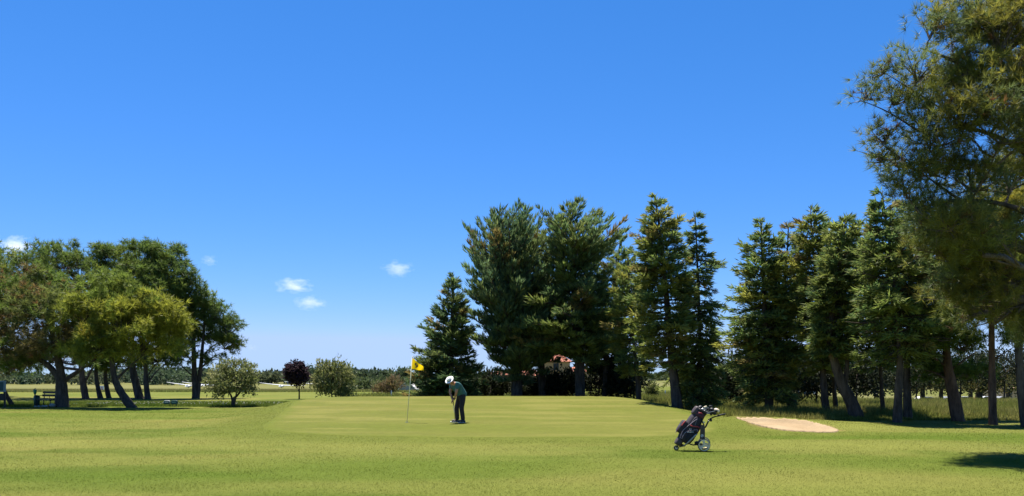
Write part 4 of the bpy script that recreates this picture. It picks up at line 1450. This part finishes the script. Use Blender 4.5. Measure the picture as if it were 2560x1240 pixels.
MB().tube([Q3(1190, 385, 0), Q3(1240, 370, 0), Q3(1350, 345, 0)], [.022, .02, .017], 10).tube([Q3(1215, 370, -.12), Q3(1215, 372, .12)], .016, 8).build('handle', M_GRIP, tro, smooth=True)
MB().ell(Q3(1065, 470, -.03), (.028, .03, .032), 10, 8).ell(Q3(1015, 480, -.05), (.012, .012, .045), 8, 6).build('control_knob', M_COVER, tro, smooth=True)
MB().tube([Q3(1000, 480, -.06), Q3(1020, 470, -.06), Q3(1022, 510, -.06)], .009, 6).build('bracket', M_HUB, tro)

bag = empty('golf_bag', tb, 'charcoal golf bag with plum pockets and lilac piping on the trolley', 'golf bag')
a0, a1 = Q3(505, 875), Q3(880, 290)
ax_ = (a1 - a0).normalized()
nx_ = Vector((ax_.z, 0, -ax_.x))        # across the bag, towards the right
LB = (a1 - a0).length


def BG(t, w, y):
    """t along the bag 0..1, w across in metres, y depth"""
    return a0 + ax_ * (LB * t) + nx_ * w + Vector((0, y, 0))


def loft(rings, n=22, e=.75):
    """rings: (t, centre w, half width, half depth)"""
    mb = MB()
    vs = []
    sgp = lambda q: math.copysign(abs(q) ** e, q)
    for t, cw, hw, hd in rings:
        for k in range(n):
            a = 2 * math.pi * k / n
            vs.append(BG(t, cw + hw * sgp(math.cos(a)), hd * sgp(math.sin(a))))
    fs = [tuple(reversed(range(n)))]
    for i in range(len(rings) - 1):
        for k in range(n):
            k2 = (k + 1) % n
            fs.append((i * n + k, i * n + k2, (i + 1) * n + k2, (i + 1) * n + k))
    fs.append(tuple((len(rings) - 1) * n + k for k in range(n)))
    mb.add(vs, fs)
    return mb


loft([(0, .02, .12, .12), (.04, .02, .15, .14), (.2, .02, .175, .15), (.45, .01, .175, .15), (.7, -.005, .15, .14), (.88, 0, .125, .13), (.95, 0, .125, .135), (1.0, 0, .122, .13)]).build('bag_body', M_BAG, bag, smooth=True)
loft([(.955, 0, .126, .140), (1.0, 0, .130, .144), (1.03, 0, .122, .136)]).build('top_cuff', M_BAGD, bag, smooth=True)
loft([(.80, -.002, .124, .142), (.93, 0, .122, .142)]).build('plum_collar', M_BAGP, bag, smooth=True)


def pocket(name, tc, wc, yc, ht, hw, hd, mat, e=.6):
    rot = Matrix((nx_, Vector((0, 1, 0)), ax_)).transposed()
    return MB().ell(BG(tc, wc, yc), (hw, hd, ht), 18, 12, rot, e).build(name, mat, bag, smooth=True)


# pockets measured on the side that faces the camera
pocket('ball_pocket', .34, -.175, -.01, .155, .075, .12, M_BAG, .45)
pocket('hood_pocket', .92, -.10, 0, .105, .075, .11, M_GREYP, .5)
pocket('lower_pocket', .27, .07, -.125, .185, .085, .055, M_BAGD)
pocket('upper_pocket', .60, .0, -.125, .16, .085, .045, M_BAG)
pocket('side_pocket', .45, .12, -.04, .17, .06, .09, M_BAGP)
pocket('base_boot', -.05, -.055, 0, .095, .075, .105, M_GREYP, .5)


def piping(pts, mat, rad=.0055, y=-.172, name='piping'):
    P = [Q3(u, v, y) for u, v in pts]
    P = [Vector(p) for p in catmull([tuple(p) for p in P], 5, closed=False)]
    return MB().tube(P, rad, 6).build(name, mat, bag, smooth=True)


piping([(468, 820), (490, 740), (530, 660), (620, 580), (720, 500), (800, 445)], M_PIPE)
piping([(500, 830), (530, 760), (580, 700), (680, 670), (800, 655), (800, 690)], M_PIPE, y=-.185)
piping([(800, 445), (770, 520), (755, 570)], M_PIPE, .004)
piping([(470, 545), (430, 600), (395, 670), (380, 720)], M_PIPE, .005, -.133)
piping([(450, 590), (415, 650), (395, 700)], M_RED, .005, -.134)
piping([(500, 575), (530, 530), (575, 480)], M_RED, .012, -.135, 'red_trim')
piping([(665, 565), (720, 585), (790, 592), (840, 605)], M_RED, .013, -.165, 'red_trim')
piping([(830, 330), (870, 330), (905, 345)], M_RED, .010, -.15, 'red_trim')
# lettering on the pockets
for (u, v, w_, h_, y_) in [(615, 702, 20, 9, -.187), (640, 700, 18, 10, -.187), (665, 700, 22, 9, -.187), (692, 699, 18, 10, -.187), (716, 697, 20, 9, -.187), (655, 643, 22, 10, -.176), (682, 641, 18, 8, -.176)]:
    MB().box(Q3(u, v, y_), (w_ / TK, .004, h_ / TK)).build('lettering', M_WHITE, bag)
MB().tube([Q3(880, 420, -.12), Q3(905, 520, -.14), Q3(930, 560, -.12)], .014, 8).tube([Q3(870, 560, -.15), Q3(880, 480, -.15)], .008, 6).build('strap', M_BAGD, bag, smooth=True)
MB().ell(Q3(925, 510, -.14), (.03, .012, .018), 8, 6).build('buckle', M_HUB, bag, smooth=True)

clubs = [((850, 225), 'black covered wood standing leftmost in the bag', 'w', M_COVER, -.05), ((955, 215), 'club with pale head in the middle of the bag', 'i', M_HUB, -.04), ((905, 255), 'iron with steel head low on the bag rim', 'i', M_STEEL, -.09),
         ((1060, 200), 'black club with raised slanting head', 'i', M_COVER, .05), ((1010, 250), 'black iron in the centre of the bag', 'i', M_COVER, -.05), ((1090, 265), 'large black headcover on the right of the bag', 'w', M_COVER, 0.02),
         ((1180, 280), 'driver with white-topped head at the far right', 'd', M_HUB, -.06), ((1120, 330), 'black headcover hanging below the white driver', 'w', M_COVER, .0)]
for i, ((u, v), lab, kd, mt, y) in enumerate(clubs):
    c = empty('golf_club', tb, lab + ' of the trolley', 'golf club', 'clubs in the golf bag')
    hd = Q3(u, v, y)
    st = BG(.92, .0 + .015 * (i - 4), y * .6)
    MB().tube([st, hd], [.007, .008], 6).build('shaft', M_STEEL, c)
    rr = Matrix.Rotation(-.5 + .15 * i, 3, 'Y')
    if kd == 'w':
        MB().ell(hd, (.062, .045, .042), 12, 8, rr).ell(hd.lerp(st, .22), (.032, .03, .05), 10, 8).build('headcover', mt, c, smooth=True)
    elif kd == 'd':
        MB().ell(hd, (.068, .05, .045), 14, 10, Matrix.Rotation(.55, 3, 'Y')).build('club_head', mt, c, smooth=True)
        MB().ell(hd + Vector((-.02, -.03, -.012)), (.03, .028, .034), 12, 8).build('club_face', M_COVER, c, smooth=True)
    else:
        MB().ell(hd, (.042, .014, .022), 10, 8, rr, .7).tube([hd, hd.lerp(st, .2)], [.01, .009], 6).build('club_head', mt, c, smooth=True)

# ------------------------------------------------------------------ course furniture at the left
M_DGREEN = plain('dark_green_paint', (0.012, 0.055, 0.045), .45, noise=.15)
M_WOOD = plain('weathered_bench_wood', (0.10, 0.085, 0.065), .8, noise=.3, scale=18)
M_IRON = plain('black_iron', (0.015, 0.015, 0.016), .5)
d = 43.2


def GP_(px, d):
    x = (px - CX) / FPX * d
    return Vector((x, d, float(H(x, d))))


b = GP_(117, d)
bench = empty('bench', b, 'wooden slatted bench standing against the thick pine trunk', 'bench', rz=-.35)
for k in range(3):
    MB().box((0, -.20 + k * .15, .42), (1.25, .12, .04)).build('seat_slat', M_WOOD, bench)
for k in range(2):
    MB().box((0, .26 + .03 * k, .62 + k * .16), (1.25, .035, .12)).build('back_slat', M_WOOD, bench)
for x in (-.5, .5):
    lg = MB().tube([(x, -.24, 0), (x, -.2, .2), (x, -.22, .40)], [.035, .025, .03], 6).tube([(x, .26, 0), (x, .22, .2), (x, .24, .42), (x, .31, .86)], [.035, .025, .03, .02], 6).tube([(x, -.24, .40), (x, .25, .40)], .02, 6).tube([(x, -.24, .40), (x, -.26, .60), (x, .27, .62)], .018, 6)
    lg.build('leg', M_IRON, bench, smooth=True)
b = GP_(87.5, 43)
bw = empty('ball_washer', b, 'green ball washer on a post with bin beside the bench', 'ball washer')
MB().tube([(0, 0, 0), (0, 0, .78)], .035, 8).build('post', M_DGREEN, bw, smooth=True)
MB().lathe([(.0, .70), (.05, .70), (.075, .78), (.085, .93), (.08, .95), (0, .96)], (0, 0, 0), (0, 0, 1), 16).build('washer_tank', plain('bright_green_paint', (0.012, 0.16, 0.10), .35), bw, smooth=True)
MB().tube([(-.03, 0, .95), (.0, 0, 1.0), (.03, 0, 1.02)], .018, 8).build('plunger', M_IRON, bw, smooth=True)
b = GP_(92, 43.3)
bn = empty('litter_bin', b, 'dark green round bin behind the ball washer post', 'bin')
MB().lathe([(0, .06), (.13, .06), (.15, .30), (.155, .55), (.15, .56), (.0, .54)], (0, 0, 0), (0, 0, 1), 18).build('bin_body', M_DGREEN, bn, smooth=True)
MB().lathe([(.16, .55), (.14, .60), (.06, .64), (0, .65)], (0, 0, 0), (0, 0, 1), 18).build('bin_lid', M_IRON, bn, smooth=True)
for px, rr, lab in ((97.5, .09, 'pale stone left of the bench legs'), (108, .10, 'pale stone between the bench legs'), (116, .10, 'pale stone under the bench seat'), (131, .17, 'largest pale stone between bench and trunk'), (88.5, .08, 'pale stone at the foot of the ball washer')):
    b = GP_(px, 42.6)  # pale rounded lumps set around the bench legs
    m_ = MB().ell((0, 0, 0), (rr, rr * .8, rr * .62), 12, 8)
    m_.v = [tuple(Vector(p) * (1 + .12 * math.sin(17 * p[0] / rr + 3 * p[2] / rr + px))) for p in m_.v]
    o = m_.build('blob', plain('pale_grey_blob', (0.26, 0.26, 0.22), .85, noise=.25, scale=14, bump=.5), smooth=True)
    o.location = (b.x, b.y, b.z + rr * .6)
    tag(o, lab, 'blob', 'pale blobs by the bench')
# course board at the left edge
b = GP_(0, 42.5)
sg_ = empty('course_sign', b, 'course board on two posts cut by the left edge', 'sign', rz=.35)
for x in (-1.0, .22):
    MB().box((x, .0, .70), (.09, .09, 1.5)).build('post', M_IRON, sg_)
MB().box((-.39, -.07, 1.12), (1.36, .05, .60), Matrix.Rotation(-.12, 3, 'X')).build('frame', plain('grey_green_frame', (.16, .22, .21), .5), sg_)
MB().box((-.39, -.10, 1.12), (1.12, .03, .46), Matrix.Rotation(-.12, 3, 'X')).build('panel', M_DGREEN, sg_)
MB().box((-.39, -.055, .55), (1.2, .05, .38)).build('lower_board', plain('black_board', (.02, .024, .024), .6), sg_)
b = GP_(20, 44)
ls = empty('leaning_stake', b, 'dark slanting timber prop behind the course board', 'post')
MB().tube([(.28, 0, 0), (-.05, 0, .55), (-.22, 0, .95)], [.13, .11, .09], 8).build('timber', M_BARK, ls, smooth=True)
# small tee signs in the long grass
for px, lab, white in ((417.5, 'small green tee sign with white outline in the grass strip', True), (436, 'small plain green tee sign right of the outlined one', False)):
    b = GP_(px, 43.6)
    s0 = empty('tee_sign', b, lab, 'sign', 'tee signs')
    for x in (-.11, .11):
        MB().box((x, .0, .09), (.03, .03, .22)).build('stake', M_DGREEN, s0)
    rot = Matrix.Rotation(-.3, 3, 'X')
    pl = MB().ell((0, -.01, .24), (.19, .03, .115), 18, 10, rot, .5).build('plate', M_DGREEN, s0, smooth=True)
    if white:
        P = [Vector((.165 * math.copysign(abs(math.cos(a)) ** .5, math.cos(a)), -.035, .24 + .092 * math.copysign(abs(math.sin(a)) ** .5, math.sin(a)))) for a in np.linspace(0, 2 * math.pi, 25)]
        MB().tube(P, .012, 5).build('outline', M_WHITE, pl)
        for k in range(4):
            MB().box((-.075 + .05 * k, -.047, .25), (.032, .006, .05)).build('lettering', M_WHITE, pl)
    else:
        MB().box((0, -.047, .24), (.24, .006, .03)).build('lettering', plain('pale_green_print', (.2, .35, .28), .5), pl)
# white stakes
for px, py, dd, hh, lab in ((932, 985, 72, .32, 'short white stake left of the reddish bush'), (978.5, 990, 64, .46, 'white stake in front of the reddish bush'), (1663, 990, 66, .40, 'white stake left of the bare grey trunk'), (1433, 992, 62, .5, 'white stake in the shade by the thick straight trunk')):
    b = GP_(px, dd)
    o = MB().tube([(0, 0, 0), (0, 0, hh * .9), (0, 0, hh + .1)], [.045, .045, .03], 8).build('marker_stake', M_WHITE)
    o.location = b
    tag(o, lab, 'stake', 'white marker stakes')

# ------------------------------------------------------------------ gliders on the airfield
M_GEL = plain('white_gelcoat', (0.80, 0.80, 0.79), .25, noise=.03, scale=2)
M_CAN = plain('dark_canopy', (0.03, 0.035, 0.04), .1)


def glider(label, px, d, yaw, roll, sc=1.0):
    b = GP_(px, d)
    g = empty('glider', b, label, 'glider', 'gliders parked on the airfield', rz=yaw)
    rot = Matrix.Rotation(roll, 3, 'Y')
    cz = Vector((0, 0, .75 * sc))

    def T(p):
        return rot @ (Vector(p) * sc) + cz
    # fuselage along +y (nose to -y)
    prof = [(-2.6, .02, .0), (-2.3, .2, .0), (-1.6, .33, .02), (-.8, .38, .05), (.2, .34, .08), (1.2, .2, .12), (2.4, .13, .16), (4.0, .09, .2), (4.3, .03, .22)]
    mb = MB()
    mb.tube([T((0, y, z)) for y, r_, z in prof], [r_ * sc for y, r_, z in prof], 12)
    mb.build('fuselage', M_GEL, g, smooth=True)
    MB().ell(T((0, -1.35, .24)), (.24 * sc, .75 * sc, .22 * sc), 12, 8).build('canopy', M_CAN, g, smooth=True)
    for sg in (-1, 1):
        w = MB()
        vs = []
        st = [(0, .45, .16, 0), (2.5, .42, .13, .08), (5.0, .33, .09, .2), (7.0, .22, .05, .34), (7.5, .1, .02, .42)]
        for x, ch, th, dz in st:
            for k in range(8):
                a = 2 * math.pi * k / 8
                vs.append(T((sg * x, .1 + ch * math.cos(a), .30 + dz + th * math.sin(a))))
        fs = []
        for i in range(len(st) - 1):
            for k in range(8):
                k2 = (k + 1) % 8
                fs.append((i * 8 + k, i * 8 + k2, (i + 1) * 8 + k2, (i + 1) * 8 + k))
        fs.append(tuple((len(st) - 1) * 8 + k for k in range(8)))
        w.add(vs, fs)
        w.build('wing', M_GEL, g, smooth=True)
    MB().box(T((0, 4.05, .75)), (.07 * sc, .6 * sc, 1.15 * sc), rot).build('fin', M_GEL, g)
    MB().box(T((0, 4.05, 1.32)), (2.7 * sc, .45 * sc, .07 * sc), rot).build('tailplane', M_GEL, g)
    MB().lathe([(0, -.06), (.17, -.06), (.2, 0), (.17, .06), (0, .06)], T((0, -.4, -.33)), (1, 0, 0), 16).build('wheel', M_TYRE, g, smooth=True)


glider('white glider with wing on the grass behind the forked pine', 474, 238, -.14, .075)
glider('white glider half hidden behind the first one', 506, 262, -.16, .075)
glider('white glider left of the purple-leaved tree', 706, 242, -.14, .06)
glider('far white glider right of the purple tree, mostly hidden by the olive bush', 800, 265, -.25, .03)
# red and white field marker
b = GP_(255, 126)
rm = empty('field_marker', b, 'small white board with red figure seen between the thin pine trunks', 'sign')
MB().box((0, 0, .35), (.62, .06, .70)).build('board', M_WHITE, rm)
MB().tube([(-.1, -.05, .15), (.12, -.05, .15)], .05, 6).tube([(.02, -.05, .15), (.02, -.05, .55), (-.08, -.05, .45)], .05, 6).build('red_figure', M_RED, rm)

# ------------------------------------------------------------------ buildings
M_WALL = plain('cream_render', (0.42, 0.26, 0.13), .9, noise=.08, scale=3)
M_ROOF = plain('orange_roof_tile', (0.36, 0.12, 0.070), .85, noise=.25, scale=6)
M_WIN = plain('dark_window', (0.03, 0.035, 0.04), .15)
M_WHITEW = plain('white_wall_paint', (0.72, 0.70, 0.66), .8, noise=.05)


def block(parent, x0, x1_, y0, y1_, zb, ze, zr, wall, roofm, hip=True, wins=()):
    MB().box(((x0 + x1_) / 2, (y0 + y1_) / 2, (zb + ze) / 2), (x1_ - x0, y1_ - y0, ze - zb)).build('wall', wall, parent)
    e = .35
    ym = (y0 + y1_) / 2
    ins = min((x1_ - x0) * .35, (y1_ - y0) * .5) if hip else -.05
    v = [(x0 - e, y0 - e, ze + .003), (x1_ + e, y0 - e, ze + .003), (x1_ + e, y1_ + e, ze + .003), (x0 - e, y1_ + e, ze + .003), (x0 + ins, ym, zr), (x1_ - ins, ym, zr)]
    m_ = MB()
    m_.add(v, [(0, 1, 5, 4), (1, 2, 5), (2, 3, 4, 5), (3, 0, 4), (3, 2, 1, 0)])
    rf = m_.build('roof', roofm, parent)
    for (wx, wz, ww, wh) in wins:
        w_ = MB().box((wx, y0 - .02, wz), (ww, .12, wh)).build('window', M_WIN, parent)
        MB().box((wx, y0 - .06, wz - wh / 2 - .06), (ww + .2, .2, .1)).build('sill', wall, w_)
        MB().box((wx, y0 - .085, wz), (.06, .04, wh)).build('frame', M_BARKR, w_)
    return rf


d = 120
k = d / FPX
b = GP_(1385, d)
hs = empty('house', b, 'cream house with orange tiled roofs glimpsed through the conifers', 'house')
block(hs, -1.6, 2.4, 0, 5, 0, 3.9, 5.15, M_WALL, M_ROOF, True, [(0.3, 3.1, .8, 1.0), (-.8, 1.3, .9, 1.2), (1.4, 1.3, .9, 1.2)])
block(hs, -5.6, -1.603, .5, 6, 0, 1.75, 2.75, M_WALL, M_ROOF, True, [(-3.9, 1.0, .9, 1.0)])
block(hs, 2.403, 5.6, .5, 6, 0, 2.4, 3.4, M_WALL, M_ROOF, True, [(4.0, 1.2, .9, 1.1)])
b = GP_(1262, 82)
ah = empty('pool_house', b, 'low cream building with pillared porch behind the broad conifer', 'building')
rf = block(ah, -1.9, 2.1, .9, 3.2, 0, 1.62, 2.35, M_WALL, M_ROOF, True, [(-1.0, .85, .5, .8), (1.2, .85, .5, .8)])
for x in (-1.7, -.6, .6, 1.9):
    MB().box((x, 0, .8), (.22, .22, 1.6)).build('pillar', M_WALL, ah)
MB().box((.1, -.02, 1.70), (4.3, .3, .2)).build('porch_beam', M_WALL, ah)
b = GP_(1018, 108)
gh = empty('gabled_shed', b, 'white gabled shed peeping out left of the low conical conifer', 'shed')
MB().prism([(-1.0, 0), (1.0, 0), (1.0, .35), (0, 1.25), (-1.0, .35)], 0, 3).build('wall', plain('dull_cream_wall', (.42, .38, .30), .8), gh)  # gable wall in one even dull cream
MB().prism([(-1.25, .24), (0, 1.38), (0, 1.26), (-1.25, .10)], -.2, 3.2).build('roof', M_WHITEW, gh)
MB().prism([(1.25, .24), (.003, 1.38), (.003, 1.26), (1.25, .10)], -.2, 3.2).build('roof', M_WHITEW, gh)
d = 150
b = GP_(2535, d)
ob = empty('beige_building', b, 'flat beige building by the car park at the right edge', 'building')
MB().box((1.5, 4, 1.3), (7.2, 8, 2.6)).build('wall', plain('beige_render', (0.55, 0.40, 0.22), .9, noise=.06, scale=2), ob)
MB().box((1.5, 4, 2.68), (7.6, 8.4, .14)).build('roof', plain('brown_roof_edge', (.25, .16, .1), .8), ob)
for x in (-.6, 1.2):
    w_ = MB().box((x, -.02, 1.2), (.35, .1, 1.1)).build('window', M_WIN, ob)
    MB().box((x, -.05, .6), (.5, .16, .08)).build('sill', M_WHITEW, w_)
b = GP_(2015, 150)
wh = empty('white_building', b, 'pale building with reddish roof glimpsed behind the kinked trunk', 'building')
block(wh, -2, 2, 0, 5, 0, 2.0, 2.7, M_WHITEW, M_ROOF, False, [(-.9, 1.2, .8, .9), (.9, 1.2, .8, .9)])


def car(label, px, d, paint, rz):
    b = GP_(px, d)
    c = empty('parked_car', b, label, 'car', 'cars parked beyond the trees', rz=rz)
    bodyp = [(-2.05, .30), (2.0, .30), (2.1, .55), (2.0, .80), (1.15, .92), (.45, 1.38), (-1.0, 1.42), (-1.75, .98), (-2.1, .88)]
    MB().prism(bodyp, -.82, .82).build('body', paint, c)
    MB().prism([(1.02, .93), (.42, 1.32), (-.95, 1.36), (-1.55, .98)], -.83, .83).build('side_window', M_WIN, c)
    m_ = MB()
    m_.add([(1.13, -.7, .94), (1.13, .7, .94), (.49, .66, 1.37), (.49, -.66, 1.37)], [(0, 1, 2, 3)])
    m_.v = [(x + .02, y, z + .015) for x, y, z in m_.v]
    m_.build('windscreen', M_WIN, c)
    for x in (-1.3, 1.3):
        for y in (-.8, .8):
            w_ = MB().lathe([(0, -.1), (.25, -.1), (.32, -.08), (.32, .08), (.25, .1), (0, .1)], (x, y, .32), (0, 1, 0), 18).build('wheel', M_TYRE, c, smooth=True)
            MB().lathe([(0, -.115), (.18, -.112), (.19, .112), (0, .115)], (x, y, .32), (0, 1, 0), 14).build('rim', M_STEEL, w_)
    for y in (-.6, .6):
        MB().box((2.06, y, .68), (.06, .3, .14)).build('headlight', M_WHITEW, c)


P_W = plain('white_car_paint', (.75, .75, .75), .25, noise=.02)
P_S = plain('silver_car_paint', (.42, .43, .45), .25, metal=.4, noise=.02)
P_R = plain('red_car_paint', (.4, .04, .04), .25, noise=.02)
car('white car parked left of the leaning pine', 2315, 130, P_W, .2)
car('silver car just right of the leaning pine', 2378, 128, P_S, .1)
car('white car left of the double-trunked background tree', 2412, 134, P_W, -.2)
car('red car behind the straight red-brown trunk', 2463, 136, P_R, .3)
car('white car right of the double-trunked background tree', 2474, 122, P_W, -.1)
car('silver car in front of the beige building', 2508, 130, P_S, .2)


# ------------------------------------------------------------------ clouds
def cloudmat(seed, dens):
    m = bpy.data.materials.new('cloud_vapour')
    m.use_nodes = True
    n = m.node_tree.nodes
    l = m.node_tree.links
    n.clear()
    out = n.new('ShaderNodeOutputMaterial')
    vol = n.new('ShaderNodeVolumePrincipled')
    vol.inputs['Color'].default_value = (1, 1, 1, 1)
    vol.inputs['Anisotropy'].default_value = 0.3
    tc = n.new('ShaderNodeTexCoord')
    ln = n.new('ShaderNodeVectorMath')
    ln.operation = 'LENGTH'
    l.new(tc.outputs['Object'], ln.inputs[0])
    ad = n.new('ShaderNodeVectorMath')
    ad.operation = 'ADD'
    ad.inputs[1].default_value = (seed * 3.7, seed * 1.9, seed)
    l.new(tc.outputs['Object'], ad.inputs[0])
    tx = n.new('ShaderNodeTexNoise')
    tx.inputs['Scale'].default_value = 1.9
    tx.inputs['Detail'].default_value = 5
    tx.inputs['Roughness'].default_value = 0.6
    l.new(ad.outputs[0], tx.inputs['Vector'])
    m1 = n.new('ShaderNodeMath')
    m1.operation = 'MULTIPLY_ADD'
    m1.inputs[1].default_value = 2.6
    m1.inputs[2].default_value = -0.55
    l.new(tx.outputs['Fac'], m1.inputs[0])
    m2 = n.new('ShaderNodeMath')
    m2.operation = 'SUBTRACT'
    l.new(m1.outputs[0], m2.inputs[0])
    l.new(ln.outputs['Value'], m2.inputs[1])
    m3 = n.new('ShaderNodeMath')
    m3.operation = 'MAXIMUM'
    m3.inputs[1].default_value = 0.0
    l.new(m2.outputs[0], m3.inputs[0])
    m4 = n.new('ShaderNodeMath')
    m4.operation = 'MULTIPLY'
    m4.inputs[1].default_value = dens
    l.new(m3.outputs[0], m4.inputs[0])
    l.new(m4.outputs[0], vol.inputs['Density'])
    l.new(vol.outputs[0], out.inputs['Volume'])
    return m


CD = 2400.0
for i, (px, py, rx, ry, dens, lab) in enumerate([
        (38, 614, 58, 30, .022, 'white cloud above the left pines, largest of all'), (522, 651, 26, 17, .010, 'small faint cloud right of the tallest left pine'), (508, 730, 22, 22, .010, 'faint cloud touching the edge of the forked pine'),
        (735, 715, 58, 24, .018, 'elongated white cloud, upper one of the pair in mid sky'), (775, 757, 46, 22, .018, 'white wedge cloud, lower one of the pair in mid sky'), (995, 671, 46, 24, .016, 'small white cloud left of the tall conifers'),
        (630, 869, 18, 11, .006, 'tiny faint cloud low above the left olive'), (1800, 870, 30, 22, .008, 'faint cloud glimpsed between the narrow spire and the right conifers')]):
    c = W(px, py, CD)
    kk = CD / FPX
    o = MB().ell((0, 0, 0), (1, 1, 1), 20, 12).build('cloud', cloudmat(i + 1, dens))
    o.location = c
    o.scale = (rx * kk, (rx + ry) * .5 * kk, ry * kk)
    tag(o, lab, 'cloud', 'small white clouds')
